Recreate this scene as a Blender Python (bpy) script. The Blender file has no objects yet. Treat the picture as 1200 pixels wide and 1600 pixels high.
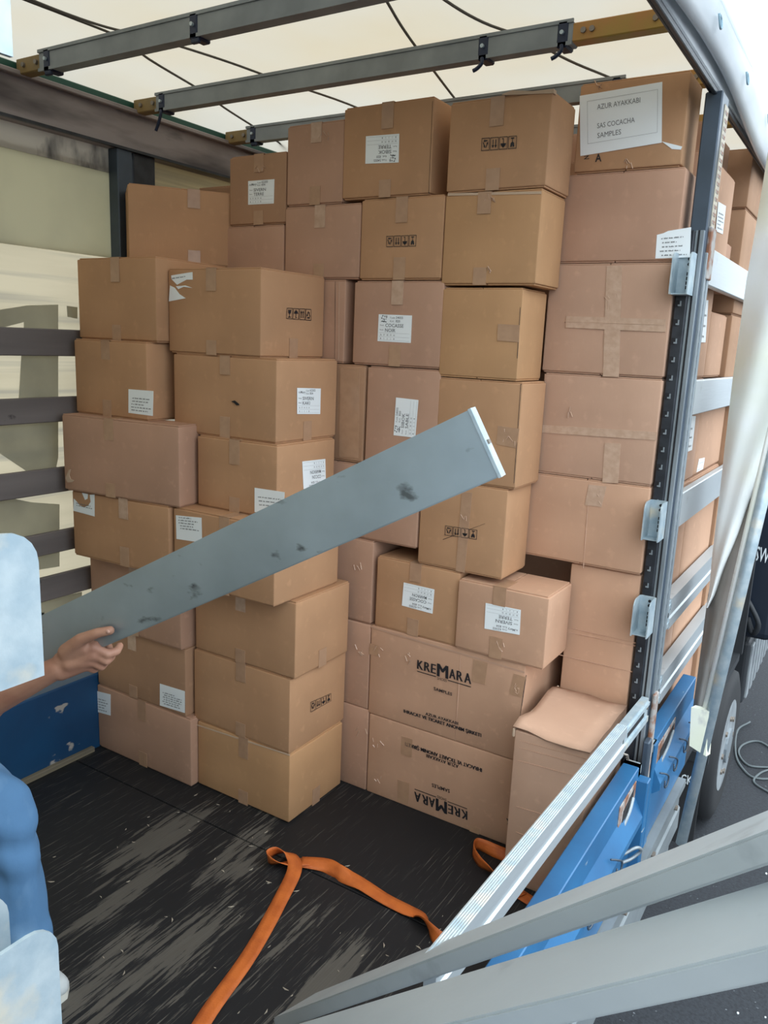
import bpy, bmesh, math, random
from mathutils import Vector, Matrix
random.seed(7)
sc = bpy.context.scene
COL = sc.collection

# ------------------------------------------------------------------ camera, sky, exposure
F_PX = 1243.0457
CAM = Vector((2.736, 0.0, 1.8))
# columns: world X, Y, Z axes seen from the camera (x right, y down, z forward)
RC = Matrix(((0.84549798, 0.53235079, 0.04166291),
             (0.14565465, -0.15486069, -0.97714016),
             (-0.51372939, 0.83223843, -0.20847376)))
RW = RC.transposed()
cam_d = bpy.data.cameras.new('camera')
cam = bpy.data.objects.new('camera', cam_d); COL.objects.link(cam)
cam_d.sensor_fit = 'VERTICAL'; cam_d.sensor_height = 32.0
cam_d.lens = F_PX / 1600.0 * 32.0
cam_d.clip_start = 0.02; cam_d.clip_end = 400
right = RW @ Vector((1, 0, 0)); up = RW @ Vector((0, -1, 0)); back = RW @ Vector((0, 0, -1))
cam.matrix_world = Matrix(((right.x, up.x, back.x, CAM.x), (right.y, up.y, back.y, CAM.y),
                           (right.z, up.z, back.z, CAM.z), (0, 0, 0, 1)))
sc.camera = cam

w = bpy.data.worlds.new('overcast_sky'); sc.world = w; w.use_nodes = True
nt = w.node_tree; nt.nodes.clear()
wo = nt.nodes.new('ShaderNodeOutputWorld'); bg = nt.nodes.new('ShaderNodeBackground')
tc = nt.nodes.new('ShaderNodeTexCoord'); sx = nt.nodes.new('ShaderNodeSeparateXYZ')
cr = nt.nodes.new('ShaderNodeValToRGB')
nt.links.new(tc.outputs['Generated'], sx.inputs[0])
mr = nt.nodes.new('ShaderNodeMapRange'); mr.inputs[1].default_value = -1; mr.inputs[2].default_value = 1
nt.links.new(sx.outputs[2], mr.inputs[0]); nt.links.new(mr.outputs[0], cr.inputs[0])
# overcast: the sky brightens steadily from the horizon to the zenith; below it lies grey ground
cr.color_ramp.elements[0].position = 0.47; cr.color_ramp.elements[0].color = (0.12, 0.13, 0.15, 1)
cr.color_ramp.elements[1].position = 0.505; cr.color_ramp.elements[1].color = (0.40, 0.455, 0.51, 1)
for p_, k_ in ((0.75, 0.80), (1.0, 1.18)):
    e = cr.color_ramp.elements.new(p_); e.color = (0.85 * k_, 0.935 * k_, 1.0 * k_, 1)
nt.links.new(cr.outputs[0], bg.inputs[0]); bg.inputs[1].default_value = 1.25
nt.links.new(bg.outputs[0], wo.inputs[0])

sc.view_settings.view_transform = 'Standard'
sc.view_settings.look = 'None'
sc.view_settings.gamma = 1.0
sc.view_settings.use_curve_mapping = False
sc.view_settings.exposure = 1.92

# ------------------------------------------------------------------ where a point of the photograph lies in the world
def ray(x, y):
    return RW @ Vector(((x - 600) / F_PX, (y - 800) / F_PX, 1.0))
def onp(x, y, ax, val):
    r = ray(x, y); t = (val - CAM[ax]) / r[ax]
    return CAM + r * t
def at(x, y, d):
    return CAM + ray(x, y) * d

# ------------------------------------------------------------------ materials
MATS = {}
def N(nt, t, **kw):
    n = nt.nodes.new(t)
    for k, v in kw.items(): setattr(n, k, v)
    return n
def mat(name, col, rough=0.7, metal=0.0, col2=None, scale=6.0, stretch=(1, 1, 1), lo=0.35, hi=0.65,
        bump=0.0, bscale=60.0, bstretch=(1, 1, 1), col3=None, scale3=30.0, lo3=0.6, hi3=0.7, stretch3=(1, 1, 1),
        translucent=0.0, spec=0.5, coat=0.0):
    m = bpy.data.materials.new(name); m.use_nodes = True
    nt = m.node_tree; p = nt.nodes['Principled BSDF']
    p.inputs['Roughness'].default_value = rough; p.inputs['Metallic'].default_value = metal
    p.inputs['Specular IOR Level'].default_value = spec
    if coat: p.inputs['Coat Weight'].default_value = coat
    tc = N(nt, 'ShaderNodeTexCoord')
    def noise(sc_, st, detail=4):
        mp = N(nt, 'ShaderNodeMapping'); mp.inputs['Scale'].default_value = st
        nt.links.new(tc.outputs['Object'], mp.inputs[0])
        n = N(nt, 'ShaderNodeTexNoise'); n.inputs['Scale'].default_value = sc_; n.inputs['Detail'].default_value = detail
        nt.links.new(mp.outputs[0], n.inputs['Vector']); return n
    out = None
    if col2:
        n = noise(scale, stretch)
        r = N(nt, 'ShaderNodeMapRange'); r.inputs[1].default_value = lo; r.inputs[2].default_value = hi
        nt.links.new(n.outputs[0], r.inputs[0])
        mx = N(nt, 'ShaderNodeMix', data_type='RGBA')
        mx.inputs['A'].default_value = (*col, 1); mx.inputs['B'].default_value = (*col2, 1)
        nt.links.new(r.outputs[0], mx.inputs['Factor']); out = mx.outputs['Result']
        if col3:
            n3 = noise(scale3, stretch3, 6)
            r3 = N(nt, 'ShaderNodeMapRange'); r3.inputs[1].default_value = lo3; r3.inputs[2].default_value = hi3
            nt.links.new(n3.outputs[0], r3.inputs[0])
            m3 = N(nt, 'ShaderNodeMix', data_type='RGBA'); m3.inputs['B'].default_value = (*col3, 1)
            nt.links.new(out, m3.inputs['A']); nt.links.new(r3.outputs[0], m3.inputs['Factor']); out = m3.outputs['Result']
        nt.links.new(out, p.inputs['Base Color'])
    else:
        p.inputs['Base Color'].default_value = (*col, 1)
    if bump:
        nb = noise(bscale, bstretch)
        b = N(nt, 'ShaderNodeBump'); b.inputs['Strength'].default_value = bump; b.inputs['Distance'].default_value = 0.004
        nt.links.new(nb.outputs[0], b.inputs['Height']); nt.links.new(b.outputs[0], p.inputs['Normal'])
    if translucent:
        t = N(nt, 'ShaderNodeBsdfTranslucent'); ms = N(nt, 'ShaderNodeMixShader'); ms.inputs[0].default_value = translucent
        if out: nt.links.new(out, t.inputs[0])
        else: t.inputs[0].default_value = (*col, 1)
        o = nt.nodes['Material Output']
        nt.links.new(p.outputs[0], ms.inputs[1]); nt.links.new(t.outputs[0], ms.inputs[2]); nt.links.new(ms.outputs[0], o.inputs[0])
    MATS[name] = m; return m

def cardboard(name, c, k=0.86):
    c2 = tuple(v * k for v in c)
    return mat(name, c, 0.82, 0, c2, 3.0, (1, 1, 1), .38, .66, 0.10, 220, (1, 1, .12), spec=0.25,
               col3=tuple(v * 1.05 for v in c), scale3=26, lo3=.58, hi3=.75)
cardboard('kraft', (0.475, 0.270, 0.147))
cardboard('kraft_gold', (0.495, 0.283, 0.142))
cardboard('kraft_rose', (0.470, 0.280, 0.190))
cardboard('kraft_pale', (0.50, 0.313, 0.217))
cardboard('kraft_peach', (0.525, 0.315, 0.205))
cardboard('kraft_dull', (0.40, 0.233, 0.139))
mat('tape', (0.435, 0.267, 0.165), 0.3, 0, (0.39, 0.235, 0.145), 30, bump=.25, bscale=35, bstretch=(1, 1, .4))
mat('tape_clear', (0.53, 0.365, 0.265), 0.22, 0, (0.46, 0.305, 0.212), 40, bump=.4, bscale=45)
mat('torn_board', (0.52, 0.38, 0.27), 0.9)
mat('label_paper', (0.82, 0.87, 0.89), 0.6)
mat('ink', (0.012, 0.012, 0.016), 0.6)
mat('ink_grey', (0.16, 0.17, 0.18), 0.7)
mat('ink_faint', (0.42, 0.45, 0.46), 0.7)
mat('aluminium', (0.47, 0.57, 0.63), 0.40, 0.7, (0.37, 0.45, 0.495), 5, (1, 1, 1), .35, .7, .03, 120, (.06, 1, 1),
    col3=(0.14, 0.16, 0.17), scale3=24, lo3=.64, hi3=.74, stretch3=(.6, 1, 1.2))
mat('aluminium_pale', (0.55, 0.59, 0.61), 0.45, 0.6, (0.44, 0.49, 0.51), 3, (1, .2, 1), .35, .7, .08, 120, (1, .06, 1),
    col3=(0.33, 0.35, 0.35), scale3=7, lo3=.68, hi3=.8)
mat('aluminium_board', (0.47, 0.52, 0.54), 0.5, 0.25, (0.40, 0.45, 0.475), 5, (.15, 1, 1), .3, .7, .06, 90, (.05, 1, 1), col3=(0.30, 0.33, 0.35), scale3=8, lo3=.66, hi3=.8)
mat('rail_pale', (0.50, 0.52, 0.53), 0.6, 0, (0.40, 0.42, 0.44), 5)
mat('galvanised', (0.47, 0.545, 0.575), 0.45, 0.35, (0.33, 0.42, 0.475), 28, (1, 1, 1), .35, .65, .1, 80,
    col3=(0.62, 0.57, 0.46), scale3=12, lo3=.58, hi3=.72)
mat('rail_steel', (0.25, 0.275, 0.285), 0.55, 0.3, (0.19, 0.21, 0.22), 8, bump=.1)
mat('beam_grey', (0.30, 0.262, 0.252), 0.6, 0.1, (0.085, 0.072, 0.072), 5.5, (1.5, .3, 1.5), .45, .66, .1, 60,
    col3=(0.05, 0.045, 0.05), scale3=5, lo3=.62, hi3=.78, stretch3=(2, .5, 2))
mat('black_steel', (0.014, 0.017, 0.022), 0.42, 0.2, (0.03, 0.034, 0.042), 20, bump=.15)
mat('slate_steel', (0.062, 0.085, 0.115), 0.4, 0.3, (0.05, 0.068, 0.09), 12)
mat('grey_steel', (0.30, 0.34, 0.365), 0.45, 0.4, (0.20, 0.23, 0.25), 15, (1, 1, .2), bump=.1)
mat('sill_grey', (0.19, 0.215, 0.225), 0.5, 0.15, (0.14, 0.16, 0.17), 6)
mat('rusty_steel', (0.36, 0.34, 0.32), 0.7, 0.2, (0.23, 0.10, 0.055), 22, lo=.45, hi=.6, bump=.3)
mat('cream_steel', (0.52, 0.46, 0.36), 0.6, 0.1, (0.36, 0.31, 0.25), 24)
mat('hole_dark', (0.008, 0.008, 0.01), 0.8)
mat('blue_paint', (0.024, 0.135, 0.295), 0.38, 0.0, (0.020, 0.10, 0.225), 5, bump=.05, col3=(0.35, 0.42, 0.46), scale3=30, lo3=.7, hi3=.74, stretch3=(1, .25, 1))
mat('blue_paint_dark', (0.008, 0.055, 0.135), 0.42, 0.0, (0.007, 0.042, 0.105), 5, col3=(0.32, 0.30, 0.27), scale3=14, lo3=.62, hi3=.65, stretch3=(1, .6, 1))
mat('green_strip', (0.004, 0.065, 0.042), 0.5)
mat('yellow_tip', (0.25, 0.165, 0.058), 0.6, 0.1, (0.17, 0.125, 0.055), 14, lo=.4, hi=.7, bump=.2)
mat('orange_tip', (0.40, 0.19, 0.05), 0.6, 0.1, (0.34, 0.23, 0.045), 8, lo=.4, hi=.6, bump=.2)
mat('navy_clamp', (0.010, 0.018, 0.045), 0.45, 0.2)
mat('rope_grey', (0.105, 0.095, 0.08), 0.8)
mat('tarp_cream', (0.385, 0.352, 0.296), 0.6, 0, (0.385, 0.318, 0.222), 0.9, lo=.4, hi=.7, translucent=.50, bump=.25, bscale=2.6)
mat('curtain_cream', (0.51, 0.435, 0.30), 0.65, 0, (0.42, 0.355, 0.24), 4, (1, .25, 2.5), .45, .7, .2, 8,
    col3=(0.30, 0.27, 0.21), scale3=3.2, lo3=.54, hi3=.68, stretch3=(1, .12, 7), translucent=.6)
mat('curtain_sage', (0.58, 0.55, 0.425), 0.7, 0, (0.50, 0.475, 0.37), 3, lo=.4, hi=.7, bump=.15, bscale=10,
    col3=(0.14, 0.14, 0.095), scale3=8, lo3=.68, hi3=.76, translucent=.55)
mat('print_green', (0.62, 0.61, 0.53), 0.7, 0, (0.52, 0.51, 0.44), 5, translucent=.72)
mat('mould_strip', (0.62, 0.58, 0.51), 0.7, 0, (0.05, 0.05, 0.055), 5, (1, 1.5, .7), .56, .70, translucent=.4)
mat('wood_slat', (0.155, 0.135, 0.128), 0.65, 0, (0.11, 0.096, 0.091), 6, (1, .15, 2), .35, .65, .15, 60, (1, .1, 1),
    col3=(0.02, 0.018, 0.018), scale3=7, lo3=.70, hi3=.74)
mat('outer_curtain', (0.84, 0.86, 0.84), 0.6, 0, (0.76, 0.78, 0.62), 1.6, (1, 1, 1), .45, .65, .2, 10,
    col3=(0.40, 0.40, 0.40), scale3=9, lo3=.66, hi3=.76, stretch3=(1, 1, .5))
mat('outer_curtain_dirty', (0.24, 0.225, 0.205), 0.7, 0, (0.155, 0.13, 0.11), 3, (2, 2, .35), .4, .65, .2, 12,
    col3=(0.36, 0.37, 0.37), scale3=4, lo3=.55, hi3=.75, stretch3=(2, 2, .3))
mat('valance_grey', (0.80, 0.82, 0.83), 0.55, 0, (0.62, 0.65, 0.68), 5, (1, .3, 1), .4, .7, .15, 14, translucent=.3)
mat('hook_blue', (0.28, 0.42, 0.50), 0.5)
mat('flap_white', (0.93, 0.97, 0.98), 0.5, 0, translucent=.85)
mat('orange_web', (0.54, 0.13, 0.020), 0.62, 0, (0.41, 0.088, 0.013), 18, lo=.4, hi=.7, bump=.3, bscale=160, bstretch=(1, 1, 1))
mat('asphalt', (0.019, 0.023, 0.029), 0.85, 0, (0.010, 0.012, 0.016), 60, lo=.4, hi=.65, bump=.8, bscale=120,
    col3=(0.22, 0.24, 0.26), scale3=42, lo3=.70, hi3=.76)
mat('tyre', (0.012, 0.013, 0.015), 0.75, bump=.2)
mat('rim_white', (0.30, 0.33, 0.345), 0.5, 0.1, (0.20, 0.22, 0.235), 8)
mat('chassis_dark', (0.015, 0.018, 0.022), 0.6)
mat('letter_white', (0.72, 0.78, 0.80), 0.6)
mat('cab_navy', (0.012, 0.018, 0.030), 0.35)
mat('cord_grey', (0.10, 0.12, 0.125), 0.8)
mat('skin', (0.42, 0.225, 0.15), 0.55, 0, (0.35, 0.17, 0.115), 14, lo=.4, hi=.65, bump=.12, bscale=90)
mat('nail', (0.52, 0.31, 0.24), 0.35)
mat('denim', (0.085, 0.20, 0.37), 0.85, 0, (0.20, 0.345, 0.52), 7, (1, 1, .5), .45, .70, .5, 22)
mat('shirt_grey', (0.12, 0.13, 0.15), 0.85, 0, (0.09, 0.10, 0.115), 6)
mat('hair_dark', (0.02, 0.014, 0.010), 0.7, bump=.4, bscale=120)
mat('shoe_canvas', (0.50, 0.54, 0.55), 0.7)
mat('shoe_sole', (0.66, 0.66, 0.60), 0.6)
mat('eye_white', (0.75, 0.75, 0.73), 0.3)
mat('bolt_steel', (0.22, 0.19, 0.16), 0.5, 0.5)

def floor_material():
    m = bpy.data.materials.new('floor_film'); m.use_nodes = True; MATS['floor_film'] = m
    nt = m.node_tree; p = nt.nodes['Principled BSDF']; L = nt.links.new
    geo = N(nt, 'ShaderNodeNewGeometry')
    def noise(scale, rot, st, detail=5, rough=.6):
        mp = N(nt, 'ShaderNodeMapping'); mp.inputs['Scale'].default_value = st; mp.inputs['Rotation'].default_value = (0, 0, rot)
        L(geo.outputs['Position'], mp.inputs[0])
        n = N(nt, 'ShaderNodeTexNoise'); n.inputs['Scale'].default_value = scale; n.inputs['Detail'].default_value = detail
        n.inputs['Roughness'].default_value = rough
        L(mp.outputs[0], n.inputs['Vector']); return n.outputs[0]
    def math_(op, a, b=None, clamp=False):
        n = N(nt, 'ShaderNodeMath', operation=op); n.use_clamp = clamp
        for i, v in enumerate((a, b)):
            if v is None: continue
            if isinstance(v, (int, float)): n.inputs[i].default_value = v
            else: L(v, n.inputs[i])
        return n.outputs[0]
    def ramp(v, lo, hi):
        r = N(nt, 'ShaderNodeMapRange'); r.inputs[1].default_value = lo; r.inputs[2].default_value = hi
        L(v, r.inputs[0]); return r.outputs[0]
    grain = noise(1.0, 0.12, (60, 3.2, 1), 6, .7)          # long scratches along the bed
    fine = noise(1.0, 0.08, (190, 4.5, 1), 3, .6)
    patch = noise(1.0, 0.1, (4.2, 1.3, 1), 4, .55)
    big = noise(1.0, 0, (1.7, 1.5, 1), 2)
    # worn-through patches where loads are dragged in
    spots = [((0.72, 1.78), (.11, .30)), ((1.02, 1.85), (.09, .26)), ((1.12, 1.36), (.17, .34)),
             ((1.40, 1.70), (.10, .22)), ((0.86, 1.50), (.05, .35)), ((1.62, 1.55), (.06, .3))]
    acc = None
    sep = N(nt, 'ShaderNodeSeparateXYZ'); L(geo.outputs['Position'], sep.inputs[0])
    for (cx, cy), (rx, ry) in spots:
        dx = math_('DIVIDE', math_('SUBTRACT', sep.outputs[0], cx), rx)
        dy = math_('DIVIDE', math_('SUBTRACT', sep.outputs[1], cy), ry)
        d = math_('ADD', math_('MULTIPLY', dx, dx), math_('MULTIPLY', dy, dy))
        v = math_('POWER', 2.718, math_('MULTIPLY', d, -1.0))
        acc = v if acc is None else math_('MAXIMUM', acc, v)
    s = math_('ADD', math_('MULTIPLY', grain, .62), math_('MULTIPLY', patch, .34))
    s = math_('ADD', s, math_('MULTIPLY', acc, .175))
    s = math_('ADD', s, math_('MULTIPLY', math_('SUBTRACT', big, .5), .10))
    wear = ramp(s, .585, .605)
    scr = math_('MULTIPLY', ramp(fine, .60, .645), ramp(big, .30, .5))
    f = math_('MAXIMUM', wear, math_('MULTIPLY', scr, .9), True)
    mx = N(nt, 'ShaderNodeMix', data_type='RGBA'); mx.inputs['A'].default_value = (0.0105, 0.0115, 0.0135, 1)
    mw = N(nt, 'ShaderNodeMix', data_type='RGBA'); mw.inputs['A'].default_value = (0.062, 0.055, 0.046, 1); mw.inputs['B'].default_value = (0.112, 0.104, 0.092, 1)
    L(fine, mw.inputs['Factor']); L(mw.outputs['Result'], mx.inputs['B']); L(f, mx.inputs['Factor'])
    L(mx.outputs['Result'], p.inputs['Base Color'])
    p.inputs['Roughness'].default_value = .55; p.inputs['Specular IOR Level'].default_value = .35
    b = N(nt, 'ShaderNodeBump'); b.inputs['Strength'].default_value = .25; b.inputs['Distance'].default_value = .002
    L(math_('SUBTRACT', math_('MULTIPLY', grain, .3), f), b.inputs['Height']); L(b.outputs[0], p.inputs['Normal'])
floor_material()

# ------------------------------------------------------------------ object helpers
def link(name, me, m, parent=None, smooth=False):
    me.materials.clear(); me.materials.append(MATS[m])
    o = bpy.data.objects.new(name, me); COL.objects.link(o)
    if smooth:
        for p in me.polygons: p.use_smooth = True
    if parent is not None:
        o.parent = parent; o.matrix_parent_inverse = Matrix.Identity(4)
    return o
def inv(parent):
    """world -> parent space"""
    if parent is None: return Matrix.Identity(4)
    M = Matrix.LocRotScale(parent.location, parent.rotation_euler, None)
    p = parent.parent
    while p is not None:
        M = Matrix.LocRotScale(p.location, p.rotation_euler, None) @ M; p = p.parent
    return M.inverted()
def obj(name, bm, m, parent=None, smooth=False):
    """the bmesh holds world coordinates; the mesh is stored in its parent's space"""
    if parent is not None: bm.transform(inv(parent))
    bmesh.ops.recalc_face_normals(bm, faces=bm.faces[:])
    me = bpy.data.meshes.new(name); bm.to_mesh(me); bm.free()
    return link(name, me, m, parent, smooth)
def thing(name, label, cat, loc, group=None, rotz=0.0):
    o = bpy.data.objects.new(name, None); COL.objects.link(o); o.location = loc; o.rotation_euler = (0, 0, rotz)
    o.empty_display_size = .05
    o['label'] = label; o['category'] = cat
    if group: o['group'] = group
    return o
def struct(o): o['kind'] = 'structure'; return o
def bx(bm, x0, x1, y0, y1, z0, z1, bev=0.0, seg=1):
    r = bmesh.ops.create_cube(bm, size=1.0)
    vs = r['verts']
    for v in vs:
        v.co = Vector((x0 + (v.co.x + .5) * (x1 - x0), y0 + (v.co.y + .5) * (y1 - y0), z0 + (v.co.z + .5) * (z1 - z0)))
    if bev:
        es = list({e for v in vs for e in v.link_edges})
        bmesh.ops.bevel(bm, geom=es, offset=bev, segments=seg, affect='EDGES', profile=.5)
    return bm
def B(*a, **k): return bx(bmesh.new(), *a, **k)
def prism(bm, ring0, ring1):
    a = [bm.verts.new(p) for p in ring0]; b = [bm.verts.new(p) for p in ring1]; n = len(a)
    for i in range(n): bm.faces.new((a[i], a[(i + 1) % n], b[(i + 1) % n], b[i]))
    bm.faces.new(a[::-1]); bm.faces.new(b); return bm
def tube(bm, pts, r, n=8, cap=True):
    pts = [Vector(p) for p in pts]; rings = []
    rad = r if isinstance(r, (list, tuple)) else [r] * len(pts)
    t0 = (pts[1] - pts[0]).normalized()
    u = t0.orthogonal().normalized()
    for i, p in enumerate(pts):
        t = (pts[min(i + 1, len(pts) - 1)] - pts[max(i - 1, 0)]).normalized()
        u = (u - t * u.dot(t)).normalized(); v = t.cross(u)
        rings.append([bm.verts.new(p + (u * math.cos(2 * math.pi * k / n) + v * math.sin(2 * math.pi * k / n)) * rad[i]) for k in range(n)])
    for a, b in zip(rings, rings[1:]):
        for k in range(n): bm.faces.new((a[k], a[(k + 1) % n], b[(k + 1) % n], b[k]))
    if cap: bm.faces.new(rings[0][::-1]); bm.faces.new(rings[-1])
    return bm
def smooth_path(pts, k=6):
    pts = [Vector(p) for p in pts]; out = []
    P = [pts[0] * 2 - pts[1]] + pts + [pts[-1] * 2 - pts[-2]]
    for i in range(1, len(P) - 2):
        p0, p1, p2, p3 = P[i - 1], P[i], P[i + 1], P[i + 2]
        for j in range(k):
            t = j / k
            out.append(.5 * ((2 * p1) + (p2 - p0) * t + (2 * p0 - 5 * p1 + 4 * p2 - p3) * t * t + (3 * p1 - p0 - 3 * p2 + p3) * t ** 3))
    out.append(pts[-1]); return out
def sheet(bm, rows, thick=None):
    """grid surface from rows of points"""
    g = [[bm.verts.new(p) for p in r] for r in rows]
    for a, b in zip(g, g[1:]):
        for i in range(len(a) - 1): bm.faces.new((a[i], a[i + 1], b[i + 1], b[i]))
    if thick:
        bmesh.ops.recalc_face_normals(bm, faces=bm.faces[:])
        bmesh.ops.solidify(bm, geom=bm.faces[:], thickness=thick)
    return bm
def cyl(bm, c, axis, r, h, n=20, r2=None):
    c = Vector(c); a = Vector(axis).normalized()
    return tube(bm, [c - a * h / 2, c + a * h / 2], [r, r if r2 is None else r2], n)

# ------------------------------------------------------------------ lettering
_tcu = bpy.data.curves.new('lettering_source', 'FONT'); _tob = bpy.data.objects.new('lettering_source', _tcu)
_tc = {}
def glyphs(s, bold=0.0):
    k = (s, bold)
    if k not in _tc:
        if _tob.name not in COL.objects: COL.objects.link(_tob)
        _tcu.body = s; _tcu.offset = bold; _tcu.size = 1.0; _tcu.resolution_u = 2
        dg = bpy.context.evaluated_depsgraph_get(); dg.update()
        me = _tob.evaluated_get(dg).to_mesh()
        vs = [(v.co.x, v.co.y) for v in me.vertices]; fs = [tuple(p.vertices) for p in me.polygons]
        _tob.evaluated_get(dg).to_mesh_clear()
        x0 = min(v[0] for v in vs); x1 = max(v[0] for v in vs)
        _tc[k] = ([((x - x0) / (x1 - x0), y / 0.70) for x, y in vs], fs)      # x in 0..1, cap height = 1
    return _tc[k]
class Quad:
    """a flat patch TL, TR, BR, BL (reading order) on a thing; u right, v up, e lifts off"""
    def __init__(s, tl, tr, br, bl, out):
        s.tl, s.tr, s.br, s.bl = [Vector(p) for p in (tl, tr, br, bl)]
        s.n = (s.br - s.bl).cross(s.tl - s.bl).normalized()
        if s.n.dot(Vector(out)) < 0: s.n = -s.n
    def p(s, u, v, e=0.0):
        return s.bl * (1 - u) * (1 - v) + s.br * u * (1 - v) + s.tl * (1 - u) * v + s.tr * u * v + s.n * e
    def text(s, bm, t, u0, v0, u1, h, bold=0.0, e=.0006):
        vs, fs = glyphs(t, bold)
        V = [bm.verts.new(s.p(u0 + x * (u1 - u0), v0 + y * h, e)) for x, y in vs]
        for f in fs:
            try: bm.faces.new([V[i] for i in f])
            except ValueError: pass
    def poly(s, bm, pts, e=.0006):
        bm.faces.new([bm.verts.new(s.p(u, v, e)) for u, v in pts])
    def rect(s, bm, u0, v0, u1, v1, e=.0006): s.poly(bm, [(u0, v0), (u1, v0), (u1, v1), (u0, v1)], e)
    def frame(s, bm, u0, v0, u1, v1, tu, tv, e=.0006):
        s.rect(bm, u0, v0, u1, v0 + tv, e); s.rect(bm, u0, v1 - tv, u1, v1, e)
        s.rect(bm, u0, v0, u0 + tu, v1, e); s.rect(bm, u1 - tu, v0, u1, v1, e)
    def plate(s, bm, pts, e0=.0004, e1=.0010):
        prism(bm, [s.p(u, v, e0) for u, v in pts], [s.p(u, v, e1) for u, v in pts])
def pxquad(box, face, px, turn=0):
    """four photograph points TL,TR,BR,BL of a flat patch on a box face ('f' front or 's' side); turn = how many quarter turns the writing is turned clockwise"""
    ax, val, out = (1, box['y0'], (0, -1, 0)) if face == 'f' else (0, box['x1'], (1, 0, 0))
    P = [onp(x, y, ax, val) for x, y in px]
    if box['yaw'] and face == 'f':
        M = box['M']; nrm = M.to_3x3() @ Vector((0, -1, 0)); o = M.translation; P = []
        for x, y in px:
            r = ray(x, y); P.append(CAM + r * ((o - CAM).dot(nrm) / r.dot(nrm)))
        out = nrm
    P = P[turn:] + P[:turn]
    return Quad(*P, out)
FULL = [(0, 0), (1, 0), (1, 1), (0, 1)]
def icon_strip(q, bm, e=.0006):
    """glass, umbrella, two arrows up, recycling triangle, each in its frame"""
    for i, k in enumerate('guar'):
        a = i * .255; b = a + .235
        q.frame(bm, a, 0, b, 1, .014, .05, e)
        U = lambda x: a + (b - a) * x
        if k == 'g':
            q.poly(bm, [(U(.25), .85), (U(.3), .55), (U(.5), .42), (U(.7), .55), (U(.75), .85), (U(.55), .85), (U(.5), .7), (U(.45), .85)], e)
            q.rect(bm, U(.46), .2, U(.54), .45, e); q.rect(bm, U(.3), .13, U(.7), .22, e)
        elif k == 'u':
            q.poly(bm, [(U(.15), .52), (U(.85), .52), (U(.72), .74), (U(.5), .84), (U(.28), .74)], e)
            q.rect(bm, U(.46), .18, U(.54), .9, e); q.rect(bm, U(.46), .13, U(.68), .2, e)
        elif k == 'a':
            for c in (.33, .67):
                q.rect(bm, U(c - .05), .18, U(c + .05), .65, e)
                q.poly(bm, [(U(c - .15), .62), (U(c + .15), .62), (U(c), .86)], e)
        else:
            c3 = [(.5 + .40 * math.cos(math.pi / 2 + t * 2 * math.pi / 3), .44 + .42 * math.sin(math.pi / 2 + t * 2 * math.pi / 3)) for t in range(3)]
            for t in range(3):                                # three chasing arrows round a triangle
                (ax_, ay_), (bx_, by_) = c3[t], c3[(t + 1) % 3]
                L_ = lambda k, o: (U(ax_ + (bx_ - ax_) * k - (by_ - ay_) * o), ay_ + (by_ - ay_) * k + (bx_ - ax_) * o)
                q.poly(bm, [L_(.12, -.07), L_(.62, -.07), L_(.62, .07), L_(.2, .07)], e)
                q.poly(bm, [L_(.60, -.17), L_(.90, 0), L_(.60, .17)], e)
def goods_label(box, face, px, turn, model, colour, kind, torn=None):
    q = pxquad(box, face, px, turn)
    bm = bmesh.new(); q.plate(bm, FULL)
    lab = obj('shipping_label', bm, 'label_paper', box['o'])
    bm = bmesh.new(); e = .0016
    if kind == 'tree':
        q.text(bm, 'P.code', .36, .86, .50, .07, 0, e); q.text(bm, '54055', .53, .86, .74, .085, .01, e)
        q.text(bm, 'Koli.', .36, .73, .48, .07, 0, e); q.text(bm, '820', .53, .73, .66, .085, .01, e)
        random.seed(5)
        for k in range(16):
            u = .08 + .16 * random.random(); v = .78 + .17 * random.random()
            q.rect(bm, u, v, u + .02 + .015 * random.random(), v + .03, e)
        q.poly(bm, [(.08, .73), (.11, .77), (.16, .71), (.20, .73), (.25, .70), (.25, .74), (.18, .77)], e)
    else:
        q.text(bm, 'n.Mary', .06, .80, .33, .09, .012, e)
        q.text(bm, 'Code', .36, .87, .49, .07, 0, e); q.text(bm, '62202', .52, .88, .76, .085, .01, e)
        q.text(bm, 'Koli.', .36, .76, .49, .07, 0, e); q.text(bm, '834', .52, .76, .66, .085, .01, e)
    q.text(bm, 'Model', .06, .58, .17, .05, 0, e); q.text(bm, 'Renk', .06, .41, .17, .05, 0, e)
    q.text(bm, model, .22, .545, .22 + .078 * len(model), .125, .012, e)
    q.text(bm, colour, .22, .365, .22 + .078 * len(colour), .125, .012, e)
    for j in range(5): q.text(bm, '%d' % (36 + j), .07 + .10 * j, .22, .12 + .10 * j, .06, 0, e)
    for j, d in enumerate('12321'): q.text(bm, d, .085 + .10 * j, .08, .105 + .10 * j, .06, 0, e)
    obj('label_print', bm, 'ink_grey', lab)
    bm = bmesh.new()
    for v in (.32, .18, .05): q.rect(bm, .04, v, .96, v + .008, .0014)
    obj('label_lines', bm, 'ink_faint', lab)
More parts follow.
